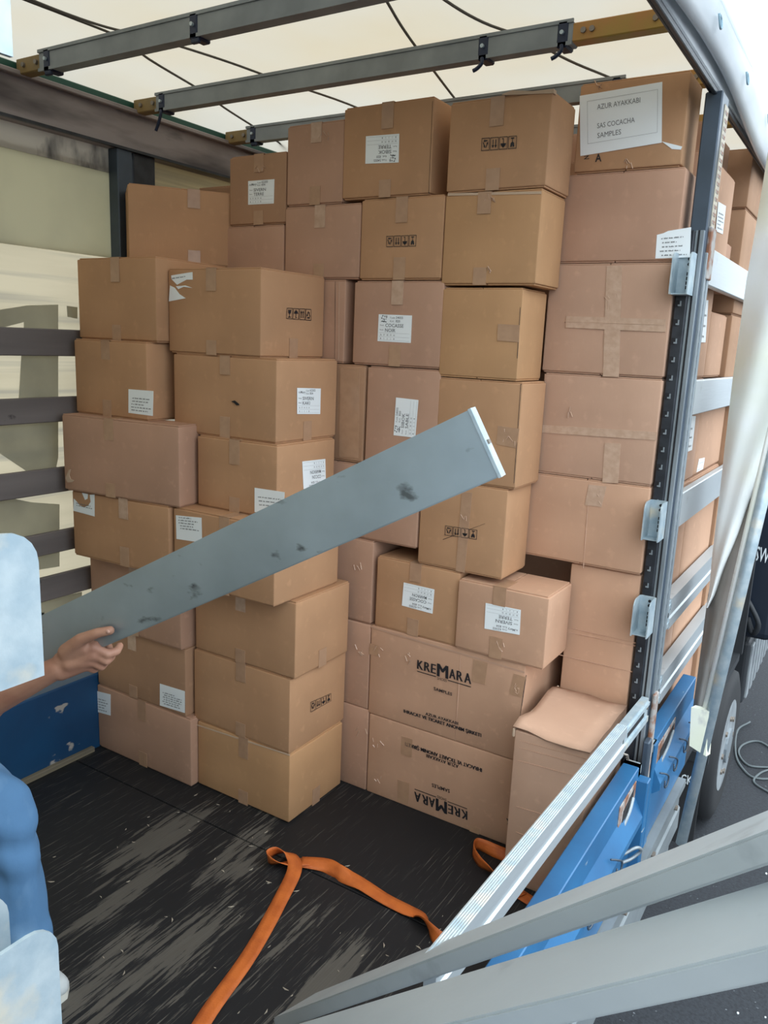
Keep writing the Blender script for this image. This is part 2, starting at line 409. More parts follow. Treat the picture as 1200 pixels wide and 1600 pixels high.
def address_label(box, face, px, turn=0, rows=5, pts=FULL, seed=1, y0=.12, y1=.62):
    q = pxquad(box, face, px, turn)
    bm = bmesh.new(); q.plate(bm, pts)
    lab = obj('address_label', bm, 'label_paper', box['o'])
    rnd = random.Random(seed); bm = bmesh.new()
    for j in range(rows):
        v = y1 - (y1 - y0) * j / max(1, rows - 1); u = .1 + .08 * rnd.random(); end = .55 + .36 * rnd.random()
        while u < end:
            wd = .025 + .03 * rnd.random()
            for c in range(int(2 + 5 * rnd.random())):
                if u > end: break
                hgt = rnd.choice((.035, .045, .05)); q.rect(bm, u, v, u + .018, v + hgt, .0015); u += .024
            u += .03
    obj('label_print', bm, 'ink_grey', lab)
    return q, lab

# ------------------------------------------------------------------ cardboard boxes
def box_mesh(w, d, h, seed, r=.0045, bulge=.0045):
    rnd = random.Random(seed)
    def axis(L):
        a = [0, r * .3, r]; n = max(3, int(L / .09))
        mid = [r + (L - 2 * r) * i / n for i in range(1, n)]
        return a + mid + [L - r, L - r * .3, L]
    X, Y, Z = axis(w), axis(d), axis(h)
    bm = bmesh.new(); cache = {}
    ph = [rnd.random() * 6.28 for _ in range(9)]
    lean = [(rnd.random() - .5) * .004 for _ in range(4)]
    def vert(p):
        k = tuple(round(c, 5) for c in p)
        if k in cache: return cache[k]
        q = Vector(p); c = Vector((min(max(q.x, r), w - r), min(max(q.y, r), d - r), min(max(q.z, r), h - r)))
        dv = q - c
        if dv.length > 1e-9: q = c + dv.normalized() * r
        u, v, t = q.x / w, q.y / d, q.z / h
        # faces sag inward a little, unevenly
        inn = bulge * (.5 + .5 * math.sin(5 * u + 4 * t + ph[0]) * math.sin(6 * v + 3 * t + ph[1]))
        e1 = math.sin(math.pi * t) * math.sin(math.pi * u); e2 = math.sin(math.pi * t) * math.sin(math.pi * v)
        if p[1] < r * .5: q.y += inn * e1 * .7
        if p[1] > d - r * .5: q.y -= inn * e1
        if p[0] < r * .5: q.x += inn * e2
        if p[0] > w - r * .5: q.x -= inn * e2 * .7
        if p[2] > h - r * .5: q.z -= inn * .8 * math.sin(math.pi * u) * math.sin(math.pi * v)
        cache[k] = bm.verts.new(q); return cache[k]
    def face(A, Bx, f):
        for i in range(len(A) - 1):
            for j in range(len(Bx) - 1):
                vs = [vert(f(A[i], Bx[j])), vert(f(A[i + 1], Bx[j])), vert(f(A[i + 1], Bx[j + 1])), vert(f(A[i], Bx[j + 1]))]
                if len(set(vs)) == 4: bm.faces.new(vs)
    face(X, Y, lambda a, b: (a, b, 0)); face(X, Y, lambda a, b: (a, b, h))
    face(X, Z, lambda a, b: (a, 0, b)); face(X, Z, lambda a, b: (a, d, b))
    face(Y, Z, lambda a, b: (0, a, b)); face(Y, Z, lambda a, b: (w, a, b))
    return bm
_seed = [10]
def carton(label, x0, x1, y0, y1, z0, z1, m='kraft', group=None, yaw=0.0, tape=True, seam='top', tape_side=False, tu=None, lid=True):
    _seed[0] += 1; s = _seed[0]
    cx, cy = (0.0, 0.0)
    o = thing('cardboard_box', label, 'box', (x0, y0, z0), group or 'cartons stacked in the truck', math.radians(yaw))
    M = Matrix.LocRotScale(Vector((x0, y0, z0)), o.rotation_euler, None)
    b = dict(o=o, x0=x0, x1=x1, y0=y0, y1=y1, z0=z0, z1=z1, yaw=yaw, M=M)
    w, d, h = x1 - x0, y1 - y0, z1 - z0
    ft = .005 if seam == 'top' and lid else 0
    bm = box_mesh(w, d, h - 2 * ft, s)
    for v in bm.verts: v.co.z += ft
    bmesh.ops.recalc_face_normals(bm, faces=bm.faces[:])
    me = bpy.data.meshes.new('body'); bm.to_mesh(me); bm.free()
    link('body', me, m, o, True)
    rnd = random.Random(s)
    def local(name, bm, mm, smooth=False):
        bmesh.ops.recalc_face_normals(bm, faces=bm.faces[:])
        me = bpy.data.meshes.new(name); bm.to_mesh(me); bm.free(); return link(name, me, mm, o, smooth)
    if ft:                                                   # outer flaps, a little proud, meeting over the middle
        for zz in (0, h - ft):
            j = .003 + rnd.random() * .005
            local('flap', B(j, w / 2 - .002, j, d - .004, zz, zz + ft, bev=.001), m)
            local('flap', B(w / 2 + .001, w - j, j, d - .004, zz, zz + ft, bev=.001), m)
    if tape and seam == 'top':
        c = w * (tu if tu is not None else .5 + (rnd.random() - .5) * .06); tw = .024
        lt, lb = .06 + .03 * rnd.random(), .05 + .03 * rnd.random()
        bm = B(c - tw, c + tw, -.0016, .0004, h - lt, h + .0006); bx(bm, c - tw, c + tw, -.0016, .1, h, h + .0009); local('tape', bm, 'tape_clear' if rnd.random() < .35 else 'tape')
        bm = B(c - tw, c + tw, -.0016, .0004, 0, lb); local('tape', bm, 'tape')
    if tape_side:
        c = d * .5; tw = .024
        local('tape', B(w - .0004, w + .0014, c - tw, c + tw, 0, .07), 'tape')
    b['local'] = local
    return b
def strip(b, px, m='tape', e=.0012, name='tape', face='f'):
    q = pxquad(b, face, px); bm = bmesh.new(); q.plate(bm, FULL, -.001, e); return obj(name, bm, m, b['o'])
def crease(b, p0, p1, face='f', m=None, wd=.0022, e=.0012):
    ax, val, out = (1, b['y0'], Vector((0, -1, 0))) if face == 'f' else (0, b['x1'], Vector((1, 0, 0)))
    A, Bp = onp(*p0, ax, val), onp(*p1, ax, val); t = (Bp - A).normalized(); s = t.cross(out) * wd
    bm = bmesh.new(); prism(bm, [A - s - out * .002, A + out * e, A + s - out * .002], [Bp - s - out * .002, Bp + out * e, Bp + s - out * .002])
    return obj('crease', bm, m or 'torn_board', b['o'])
def icons(b, face, px, turn=0):
    q = pxquad(b, face, px, turn); bm = bmesh.new(); icon_strip(q, bm, .0014); return obj('handling_marks', bm, 'ink', b['o'])
def wrinkles(b, px, n=5, seed=1, size=7, face='f'):
    """crumpled shiny tape ends: a few thin ridges"""
    rnd = random.Random(seed); ax, val, out = (1, b['y0'], Vector((0, -1, 0))) if face == 'f' else (0, b['x1'], Vector((1, 0, 0)))
    bm = bmesh.new()
    for k in range(n):
        x, y = px[0] + rnd.uniform(-size, size), px[1] + rnd.uniform(-size, size); a = rnd.uniform(.6, 2.2); l = rnd.uniform(4, 10)
        A = onp(x, y, ax, val); C_ = onp(x + math.cos(a) * l, y + math.sin(a) * l, ax, val)
        t = (C_ - A).normalized(); s = t.cross(out) * .0016
        prism(bm, [A - s, A + out * .003, A + s], [C_ - s, C_ + out * .003, C_ + s])
    return obj('tape_wrinkle', bm, 'tape_clear', b['o'])

exec_later = []
# ================================================================== THE TRUCK: floor, walls, roof
GX = 2.15                                                     # plane of the open side
fl = B(-.02, 2.19, -2.0, 5.2, -.06, -.012); floor = struct(obj('floor', fl, 'chassis_dark'))
for i, (a, b) in enumerate(((-2.0, -.5), (-.497, 1.962), (1.967, 4.2), (4.203, 5.2))):
    obj('floor_panel', B(0.0, 2.15, a, b, -.012, 0.0, bev=.0015), 'floor_film', floor)

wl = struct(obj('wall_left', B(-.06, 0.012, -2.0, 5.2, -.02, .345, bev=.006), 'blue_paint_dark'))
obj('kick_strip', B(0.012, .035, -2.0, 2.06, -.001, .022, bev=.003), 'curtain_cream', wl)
obj('top_beam', B(-.09, -.005, -2.0, 5.2, 2.515, 2.665, bev=.004), 'beam_grey', wl)
obj('beam_lip', B(-.005, .022, -2.0, 5.2, 2.655, 2.672, bev=.003), 'beam_grey', wl)
obj('beam_foot', B(-.005, .010, -2.0, 5.2, 2.512, 2.522), 'black_steel', wl)
obj('green_strip', B(-.06, -.012, -2.0, 5.2, 2.674, 2.705, bev=.004), 'green_strip', wl)
obj('wall_post', B(-.058, 0.0, 2.295, 2.37, .345, 2.515, bev=.004), 'slate_steel', wl)
obj('wall_post', B(-.058, -.01, 2.385, 2.50, .345, 2.515, bev=.004), 'black_steel', wl)
rows = []
for iz in range(13):                                          # the cream side curtain behind the slats, slightly wavy
    z = .30 + (2.105 - .30) * iz / 12
    rows.append([Vector((-.085 + .006 * math.sin(y * 5 + z * 3) + .004 * math.sin(y * 11), y, z)) for y in [-2 + .2 * k for k in range(37)]])
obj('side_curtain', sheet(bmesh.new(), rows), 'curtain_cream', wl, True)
obj('upper_curtain', B(-.078, -.066, -2.0, 2.31, 2.095, 2.445), 'curtain_sage', wl)
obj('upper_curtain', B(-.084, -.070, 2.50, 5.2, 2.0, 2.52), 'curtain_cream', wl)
obj('mould_strip', B(-.082, -.062, -2.0, 2.31, 2.425, 2.53), 'mould_strip', wl)
bm = bmesh.new()
def lp(pts): 
    P = [onp(x, y, 0, -.066) for x, y in pts]
    prism(bm, [p + Vector((.0, 0, 0)) for p in P], [p + Vector((-.003, 0, 0)) for p in P])
lp([(-60, 500), (0, 484), (45, 477), (91, 476), (91, 530), (38, 530), (38, 503), (0, 513), (-60, 530)])
lp([(105, 478), (121, 480), (121, 498), (106, 495)])
lp([(35, 540), (91, 540), (91, 640), (29, 640)])
lp([(-70, 660), (0, 650), (91, 650), (91, 715), (88, 730), (60, 752), (40, 735), (0, 708), (-70, 690)])
lp([(-60, 780), (0, 775), (50, 785), (93, 788), (93, 885), (50, 892), (0, 900), (-60, 900)])
lp([(-40, 960), (0, 955), (128, 925), (128, 952), (0, 985), (-40, 995)])
lp([(62, 958), (69, 957), (69, 975), (62, 978)])
obj('printed_letters', bm, 'print_green', wl)
for z0, z1 in ((1.694, 1.797), (1.438, 1.536), (1.155, 1.256), (.908, .998), (.716, .817)):
    obj('slat', B(-.045, -.025, -2.0, 2.36, z0, z1, bev=.004), 'wood_slat', wl)
struct(obj('wall_back_added', B(-.06, 2.2, -2.05, -2.0, -.02, 2.75), 'outer_curtain'))  # unseen rear end, added to keep light from the left rear out
struct(obj('wall_right_added', B(2.165, 2.172, -2.0, .12, .35, 2.62), 'curtain_cream'))  # unseen closed curtain of the rear bay, added to darken the left side
struct(obj('wall_front', B(-.06, 2.2, 5.2, 5.25, -.02, 2.75), 'chassis_dark'))

# roof tarpaulin sagging between the bows
BOWS = [-.70, .35, 1.375, 1.889, 2.404, 2.932, 3.46, 4.55]
rows = []
ny = 96
for iy in range(ny + 1):
    y = -2.0 + 7.2 * iy / ny
    near = min(BOWS, key=lambda b: abs(b - y)); dd = min(1, abs(y - near) / .26)
    sag = .022 * (1 - dd) ** 2
    rows.append([Vector((-.05 + 2.22 * i / 24, y, 2.752 - (.05 if i == 0 else 0) + .010 * math.sin(i * .9 + y * 2.3) * dd - sag * .4 + .012 * math.sin(math.pi * i / 24))) for i in range(25)])
roof = struct(obj('ceiling', sheet(bmesh.new(), rows), 'tarp_cream', None, True))
def roof_line(px, z=2.742):
    return [Vector((q.x, q.y, z)) for q in (onp(x, y, 2, z) for x, y in px)]
for label, px in (('thin dark rope under the roof nearest the left wall', [(-60, -40), (40, 0), (110, 27), (195, 62), (232, 92), (320, 145), (350, 168), (400, 200), (455, 235)]),
                  ('thin dark rope under the roof, second from the left', [(20, -12), (100, 20), (165, 42), (232, 58), (283, 73), (360, 98), (440, 127), (545, 163), (640, 205)]),
                  ('thin dark roof rope running down to the upright carton gap in the middle', [(560, -70), (603, 0), (628, 42), (660, 87), (713, 157), (760, 215)]),
                  ('thin dark roof rope rightmost, ending above the paper-signed box', [(620, -60), (695, 0), (755, 35), (822, 60), (890, 95), (945, 118), (1010, 145)])):
    pts = roof_line(px); pts = smooth_path(pts, 5)
    o = obj('roof_rope', tube(bmesh.new(), pts, .0042, 6), 'rope_grey', None, True)
    o['label'] = label; o['category'] = 'rope'; o['group'] = 'ropes under the roof tarpaulin'

def clamp(t, x, y, z, hook=1, tongue=0):
    o = obj('clamp', B(x - .016, x + .016, y - .030, y + .030, z - .036, z + .034, bev=.004), 'navy_clamp', t)
    obj('bolt', cyl(bmesh.new(), (x, y - .032, z + .002), (0, 1, 0), .006, .012, 8), 'galvanised', o)
    if not hook: obj('hook', B(x - .006, x + .026, y - .034, y - .02, z - .05, z - .036, bev=.003), 'navy_clamp', o)
    if hook:
        bm = bmesh.new(); tube(bm, smooth_path([(x, y - .03, z - .03), (x + .002, y - .033, z - .045), (x - .012, y - .033, z - .058 - tongue), (x - .026, y - .034, z - .064 - tongue * 2)], 3), .006, 6)
        obj('hook', bm, 'navy_clamp', o)
bow_lab = ['rearmost grey steel roof bow over the photographer', 'grey steel roof bow over the open bed, second from the rear', 'grey steel roof bow just above the top edge of the view',
           'nearest grey steel roof bow, yellow tip at the left rail', 'middle grey steel roof bow with orange tip at the right rail',
           'far grey steel roof bow mostly hidden behind the top boxes', 'grey steel roof bow hidden behind the load', 'last grey steel roof bow by the front bulkhead']
for i, y in enumerate(BOWS):
    lab = bow_lab[i]; i += 3
    t = thing('roof_bow', lab, 'roof bar', (1.05, y, 2.68), 'roof bows')
    z0, z1 = 2.655, 2.715
    bm = B(.13, 1.83, y - .026, y + .026, z0, z1, bev=.004); bx(bm, .13, 1.83, y - .03, y - .024, z0 - .004, z0 + .006); bx(bm, .13, 1.83, y - .03, y - .024, z1 - .006, z1 + .004)
    obj('bar', bm, 'rail_steel', t)
    obj('tip', B(.0, .14, y - .023, y + .023, z0 + .004, z1 - .006, bev=.003), 'yellow_tip', t)
    tp = obj('tip', B(1.82, 2.10, y - .023, y + .023, z0 + .004, z1 - .006, bev=.003), 'orange_tip', t)
    for x in (.045, .115): obj('bolt', cyl(bmesh.new(), (x, y - .024, 2.685), (0, 1, 0), .008, .014, 8), 'bolt_steel', t)
    for x in (1.86, 1.885, 2.06): obj('bolt', cyl(bmesh.new(), (x, y - .024, 2.685), (0, 1, 0), .008, .010, 8), 'bolt_steel', t)
    for x in ([.175, .86] if i == 6 else [.165, 1.55, 1.80] if i == 7 else [.17, 1.8]): clamp(t, x, y, 2.683, 1 if i == 7 else 0, .02 if x < 1 else 0)

# right roof rail and the folded tarpaulin edge
rr = thing('roof_rail', 'long dark-edged aluminium roof rail along the open right side', 'rail', (2.15, 1.5, 2.6))
obj('rail_profile', B(2.142, 2.165, -2.0, 5.2, 2.60, 2.70, bev=.004), 'rail_pale', rr)
obj('rail_lip', B(2.152, 2.164, -2.0, 5.2, 2.580, 2.596, bev=.002), 'black_steel', rr)
obj('rail_lip', B(2.138, 2.146, -2.0, 5.2, 2.588, 2.602, bev=.002), 'black_steel', rr)
va = thing('tarpaulin_edge', 'grey rolled edge of the roof tarpaulin over the right rail', 'tarpaulin', (2.2, 1.5, 2.64))
rows = []
for iy in range(61):
    y = -1.5 + 5.3 * iy / 60
    droop = .02 * math.sin(y * 3.1) + (0 if y < 2.9 else -.05 * (y - 2.9))
    rows.append([Vector((2.16 + a, y, zz)) for a, zz in ((.006, 2.725 + droop * .3), (.006, 2.66 + droop * .6), (.014, 2.615 + droop), (.028, 2.605 + droop), (.042, 2.63 + droop), (.048, 2.68 + droop), (.046, 2.735 + droop * .6))])
obj('roll', sheet(bmesh.new(), rows, .004), 'valance_grey', va, True)
rows = []
for iy in range(31):
    y = -1.5 + 5.3 * iy / 30
    rows.append([Vector((2.205 + .40 * s, y, 2.735 + .36 * s - .10 * s * s + .012 * math.sin(y * 4 + s * 3))) for s in (0, .2, .4, .6, .8, 1.0)])
obj('turned_up_flap', sheet(bmesh.new(), rows, .003), 'flap_white', va, True)
for (x, y) in ((1120, 25), (1163, 115), (1197, 180), (1085, -50)):
    # eyelet hooks sewn along the turned-up flap
    P = None
    for k in range(60):                                       # nearest point of the flap below the sight line
        s = k / 60; zz = 2.735 + .36 * s - .10 * s * s; xx = 2.205 + .40 * s
        r = ray(x, y); tt = (xx - CAM.x) / r.x; q = CAM + r * tt
        if P is None or abs(q.z - zz) < P[0]: P = (abs(q.z - zz), q)
    q = P[1] + Vector((.01, 0, -.014))
    bm = bmesh.new(); tube(bm, smooth_path([q + Vector((0, -.022, .012)), q + Vector((.004, -.008, -.018)), q + Vector((.004, .010, -.012)), q + Vector((0, .012, .008)), q + Vector((0, -.004, .012))], 4), .0034, 6)
    obj('hook', bm, 'hook_blue', va, True)

# ================================================================== THE LOAD
DL = .36
# --- left stack against the wall
A8 = carton('bottom carton of the left stack with a white label at its upper left corner', .012, .576, 2.10, 2.46, 0.0, .298, 'kraft_rose', tu=.5)
address_label(A8, 'f', [(141, 1077), (173, 1085), (173, 1118), (144, 1110)], seed=3)
A7 = carton('carton second from the floor in the left stack, white label at lower right', .02, .55, 2.10, 2.46, .298, .590, 'kraft_dull', tu=.42)
address_label(A7, 'f', [(250, 1068), (289, 1080), (289, 1114), (250, 1102)], seed=4, rows=6)
A6 = carton('carton behind the held slat in the left stack, third from the floor', .02, .549, 2.08, 2.46, .590, .902, 'kraft_rose', tu=.5)
A5 = carton('left stack carton with a torn white label at its upper left corner', .03, .548, 2.00, 2.42, .902, 1.172, 'kraft', yaw=3.0, tu=.55)
q, lab = address_label(A5, 'f', [(114, 767), (148, 772), (148, 807), (115, 798)], seed=5, rows=2, y0=.3, y1=.4,
                  pts=[(0, 0), (1, 0), (1, .98), (.78, .94), (.82, .62), (.7, .42), (.5, .3), (.3, .36), (.12, .55), (.03, .62)])
bm = bmesh.new(); q.plate(bm, [(.42, .98), (.7, .96), (.68, .74), (.56, .66)]); obj('label_scrap', bm, 'label_paper', lab)
A4 = carton('wide pinkish carton in the left stack with a torn hole at lower left', .02, .60, 1.975, 2.10, 1.172, 1.475, 'kraft_rose', yaw=6.0, tu=.42)
q = pxquad(A4, 'f', [(103, 732), (116, 734), (116, 756), (103, 753)]); bm = bmesh.new()
q.plate(bm, [(.0, .3), (.25, .0), (.8, .1), (1, .25), (.6, .3), (.45, .55), (.6, 1), (.4, .95), (.2, .6)], -.001, .003); obj('torn_patch', bm, 'torn_board', A4['o'])
A3 = carton('left stack carton with a white address label at its lower right corner', .012, .42, 2.05, 2.41, 1.475, 1.764, 'kraft', tu=.45)
address_label(A3, 'f', [(201, 608), (240, 611), (239, 650), (201, 645)], seed=6)
A2 = carton('left stack carton under the turned box, unlabelled with tape top and bottom', .008, .444, 2.08, 2.45, 1.764, 2.068, 'kraft', tu=.5)
A1 = carton('turned carton lying askew on top of the left stack', .165, .165 + .40, 2.20, 2.20 + .22, 2.070, 2.355, 'kraft', yaw=52.0, tu=.62)
bk = carton('carton top just showing behind the turned box by the left wall', .03, .36, 2.70, 2.98, 2.10, 2.43, 'kraft_dull', tape=False)

# --- second stack, nearest the camera
B7 = carton('golden bottom carton of the stack standing nearest the bare floor', .580, 1.053, 2.135, 2.475, 0.0, .285, 'kraft_gold', tape_side=True)
B6 = carton('carton with small black handling marks, second from the floor in the near stack', .562, 1.048, 2.135, 2.49, .285, .587, 'kraft')
icons(B6, 's', [(485, 1097), (517, 1083), (517, 1095), (485, 1113)], 2)
B5 = carton('plain carton under the overhanging one in the near stack', .572, 1.068, 2.135, 2.47, .587, .884, 'kraft', tape_side=True)
B4 = carton('carton overhanging behind the held slat with a text label at upper left', .56, 1.045, 2.04, 2.42, .884, 1.172, 'kraft')
address_label(B4, 'f', [(275, 805), (315, 809), (316, 848), (276, 842)], seed=7, rows=5, y0=.45, y1=.9)
B3 = carton('carton with white labels on front and end, just above the held slat', .605, .985, 2.12, 2.46, 1.172, 1.438, 'kraft')
address_label(B3, 'f', [(398, 762), (445, 769), (443, 803), (398, 800)], seed=8, rows=3, y0=.3, y1=.62)
goods_label(B3, 's', [(472, 721), (508, 717), (509, 760), (474, 764)], 2, 'COCON', 'MARRON', 'mary')
B2 = carton('near stack carton with a punctured front and a label on its end', .47, .965, 2.135, 2.49, 1.438, 1.730, 'kraft', tape_side=True)
goods_label(B2, 's', [(464, 606), (501, 607), (500, 647), (464, 647)], 0, 'SIVERN', 'KAKI', 'mary')
q = pxquad(B2, 'f', [(362, 622), (374, 624), (374, 634), (362, 632)]); bm = bmesh.new(); q.plate(bm, [(0, .5), (.4, .7), (.9, .3), (1, .1), (.7, 0), (.4, .3)], -.001, .003); obj('puncture', bm, 'hole_dark', B2['o'])
B1 = carton('top carton of the near stack with a half torn label and black handling marks', .448, .892, 2.135, 2.495, 1.730, 2.030, 'kraft', tape_side=True)
icons(B1, 's', [(448, 481), (486, 483), (486, 501), (447, 498)], 0)
q, lab = address_label(B1, 'f', [(264, 431), (301, 425), (302, 465), (264, 471)], seed=9, rows=1, y0=.85, y1=.85, pts=[(.1, 1), (1, 1), (1, .70), (.75, .74), (.35, .60), (.12, .85)])
bm = bmesh.new(); q.plate(bm, [(0, .0), (.7, .02), (.45, .22), (.25, .5), (.05, .62)]); q.plate(bm, [(.3, .55), (.7, .52), (.98, .38), (.62, .48), (.4, .42)]); obj('label_scrap', bm, 'label_paper', lab)

strip(B7, [(306, 1131), (453, 1179), (453, 1181), (306, 1133)], 'torn_board', .0012, 'worn_edge')
# --- back wall of the load
YB, YE = 2.50, 2.95
G = 'cartons of the back wall of the load'
def back(label, x0, x1, z0, z1, m='kraft', y=YB, ye=YE, **k): return carton(label, x0, x1, y, ye, z0, z1, m, G, **k)
C1 = back('small carton with a white label near the left wall, top of the leftmost back column', .41, .695, 2.228, 2.487, 'kraft_dull')
goods_label(C1, 'f', [(388, 283), (429, 280), (428, 318), (388, 320)], 0, 'SIVERN', 'TERRE', 'mary')
wrinkles(C1, (406, 262), 4, 3, 6)
C2 = back('pinkish carton directly beneath the leftmost back column top carton', .385, .688, 1.93, 2.226, 'kraft_rose', tape=False)
D1 = back('plain carton with crumpled clear tape on top, left of the upside-down label carton', .70, .957, 2.288, 2.572, 'kraft_rose')
wrinkles(D1, (509, 210), 5, 4, 7)
D2 = back('plain pinkish carton beneath the crumpled-tape carton in the back wall', .695, 1.042, 2.022, 2.286, 'kraft_rose')
D3 = back('carton half hidden beside the near stack top, edge showing in a dark gap', .70, .985, 1.716, 2.02, 'kraft_rose', tape=False)
crease(D3, (530, 440), (529, 562), 'f', 'torn_board', .0012); crease(D3, (524, 440), (523, 562), 'f', 'hole_dark', .0008)
D4 = back('taped carton edge peeking out right of the near stack, beneath the dark gap', .60, 1.086, 1.346, 1.713, 'kraft_dull', tape=False)
strip(D4, [(532, 575), (562, 577), (560, 716), (530, 714)], 'tape')
E1 = back('top carton with an upside-down white label in the middle of the back wall', .957, 1.322, 2.298, 2.607, 'kraft', tu=.5)
goods_label(E1, 'f', [(572, 213), (624, 209), (623, 254), (571, 256)], 2, 'SIBOK', 'TERRE', 'tree')
crease(E1, (676, 158), (670, 303), 'f', 'hole_dark', .0010)
E2 = back('carton with handling marks under the upside-down label carton', 1.045, 1.381, 2.018, 2.296, 'kraft', tu=.5)
icons(E2, 'f', [(604, 369), (651, 367), (650, 385), (604, 386)], 2)
E3 = back('back wall carton with the upright white label in the middle', 1.025, 1.395, 1.716, 2.015, 'kraft_rose', tu=.5)
goods_label(E3, 'f', [(592, 491), (644, 493), (642, 536), (590, 533)], 0, 'COCASSE', 'NOIR', 'tree')
E4 = back('back wall carton with a white label turned on its side', 1.096, 1.401, 1.346, 1.713, 'kraft_rose', tape=False)
goods_label(E4, 'f', [(619, 621), (654, 625), (649, 684), (615, 680)], 3, 'SIBOK', 'SABLE', 'tree')
E5 = back('wide carton mostly hidden behind the middle of the held slat', .60, 1.340, 1.054, 1.343, 'kraft_rose', tape=False)
D6 = back('tall pinkish carton right of the near stack, its right end in shadow', .60, 1.152, .715, 1.052, 'kraft_rose', tape=False)
wrinkles(D6, (560, 880), 4, 6, 7)
F2 = back('small carton with upside-down label, left one of the pair above the logo cartons', 1.172, 1.526, .716, 1.0, 'kraft')
goods_label(F2, 'f', [(631, 910), (679, 921), (676, 959), (628, 946)], 2, 'COCASSE', 'MARRON', 'mary')
F3 = back('small carton with upside-down label, right one of the pair above the logo cartons', 1.53, 1.872, .718, .982, 'kraft_peach', y=2.485, ye=2.712)
goods_label(F3, 'f', [(759, 942), (814, 953), (812, 992), (757, 982)], 2, 'SIVERN', 'TERRE', 'mary')
wrinkles(F3, (784, 1005), 5, 8, 8)
G1 = back('top carton with handling marks, left of the box carrying the paper sign', 1.384, 1.735, 2.297, 2.578, 'kraft', ye=2.712)
icons(G1, 'f', [(753, 216), (808, 212), (807, 232), (752, 236)], 2)
q = pxquad(G1, 'f', [(785, 141), (866, 139), (866, 146), (785, 149)]); bm = bmesh.new(); q.plate(bm, [(0, .2), (.2, .9), (.6, .6), (1, 1), (1, 0), (0, 0)], -.02, .003); obj('torn_flap', bm, 'torn_board', G1['o'])
G2 = back('golden carton with clear tape under the handling-marks carton by the paper sign column', 1.384, 1.727, 2.0, 2.294, 'kraft_gold', tu=.42, ye=2.712)
wrinkles(G2, (768, 310), 5, 9, 9); wrinkles(G2, (762, 418), 3, 10, 6)
strip(G2, [(700, 302), (846, 299), (846, 303), (700, 306)], 'torn_board', .0012, 'worn_edge')
G3 = back('squarish golden carton with a cracked right edge in the back wall', 1.393, 1.688, 1.692, 1.992, 'kraft_gold', tape=False, ye=2.712)
crease(G3, (813, 480), (808, 560), 'f', 'hole_dark'); strip(G3, [(778, 506), (812, 508), (811, 535), (777, 532)], 'tape')
G4 = back('carton behind the raised end of the held slat', 1.398, 1.712, 1.328, 1.689, 'kraft', tape=False, ye=2.712)
crease(G4, (814, 600), (803, 755), 'f', 'hole_dark'); strip(G4, [(778, 665), (812, 670), (806, 700), (776, 694)], 'tape'); wrinkles(G4, (795, 680), 6, 11, 10)
G5 = back('carton with handling marks and a long central tape below the slat end', 1.348, 1.688, 1.003, 1.326, 'kraft', tape=False, ye=2.712)
icons(G5, 'f', [(696, 821), (746, 828), (745, 843), (695, 836)], 2)
strip(G5, [(722, 768), (738, 770), (726, 895), (712, 892)], 'tape'); wrinkles(G5, (726, 805), 3, 12, 6); crease(G5, (692, 843), (758, 818), 'f', 'hole_dark', .0008)

# --- right column by the gate
H1 = back('top right carton carrying a big white paper sign', 1.742, 2.088, 2.3745, 2.650, 'kraft', y=2.72, tape=False, ye=2.895)
wrinkles(H1, (985, 255), 5, 31, 8); wrinkles(H1, (935, 130), 3, 32, 7)
q = pxquad(H1, 'f', [(906, 150), (1035, 128), (1034, 223), (907, 244)]); bm = bmesh.new(); q.plate(bm, FULL, .0004, .0014)
pap = obj('paper_sign', bm, 'label_paper', H1['o'])
bm = bmesh.new()
q.text(bm, 'AZUR AYAKKABI', .22, .725, .745, .085, 0, .002); q.text(bm, 'SAS COCACHA', .22, .414, .68, .085, 0, .002); q.text(bm, 'SAMPLES', .22, .252, .515, .085, 0, .002)
obj('sign_text', bm, 'ink_grey', pap)
bm = bmesh.new(); q.frame(bm, .095, .18, .95, .89, .004, .006, .002); obj('sign_border', bm, 'ink_faint', pap)
bm = bmesh.new(); q2 = pxquad(H1, 'f', [(1034, 221), (1066, 229), (1064, 234), (1050, 233)]); q2.plate(bm, FULL); obj('paper_scrap', bm, 'label_paper', H1['o'])
q3 = pxquad(H1, 'f', [(930, 240), (942, 238), (941, 252), (930, 253)]); bm = bmesh.new(); q3.text(bm, 'A', 0, 0, .9, .9, .02, .001); obj('print', bm, 'ink', H1['o'])
q3 = pxquad(H1, 'f', [(912, 244), (922, 242), (922, 248), (912, 249)]); bm = bmesh.new(); q3.text(bm, 'Z', 0, 0, .9, .9, .02, .001); obj('print', bm, 'ink', H1['o'])
H2 = back('big plain carton under the paper-signed one, white label at its right', 1.714, 2.106, 2.0894, 2.3725, 'kraft_rose', y=2.72, tape=False)
address_label(H2, 'f', [(1027, 361), (1080, 355), (1078, 402), (1024, 404)], seed=12, rows=5, y0=.08, y1=.68, pts=[(0, 0), (1, 0), (1, 1), (.33, .96), (.2, .9), (0, .86)])
H3 = back('wide carton with crossed brown tape in the right column', 1.688, 2.106, 1.7215, 2.0874, 'kraft_pale', y=2.72, tape=False)
strip(H3, [(948, 416), (972, 415), (967, 589), (942, 588)], 'tape_clear'); strip(H3, [(885, 494), (1041, 499), (1040, 519), (884, 512)], 'tape_clear', .0019); wrinkles(H3, (958, 470), 5, 13, 14); crease(H3, (882, 503), (1038, 508), 'f', 'tape', .0015, .0028)
crease(H3, (955, 420), (948, 585), 'f', 'tape_clear', .0018)
H4 = back('wide carton with a horizontal taped seam, below the cross-taped one', 1.698, 2.106, 1.3626, 1.7195, 'kraft_pale', y=2.72, tape=False)
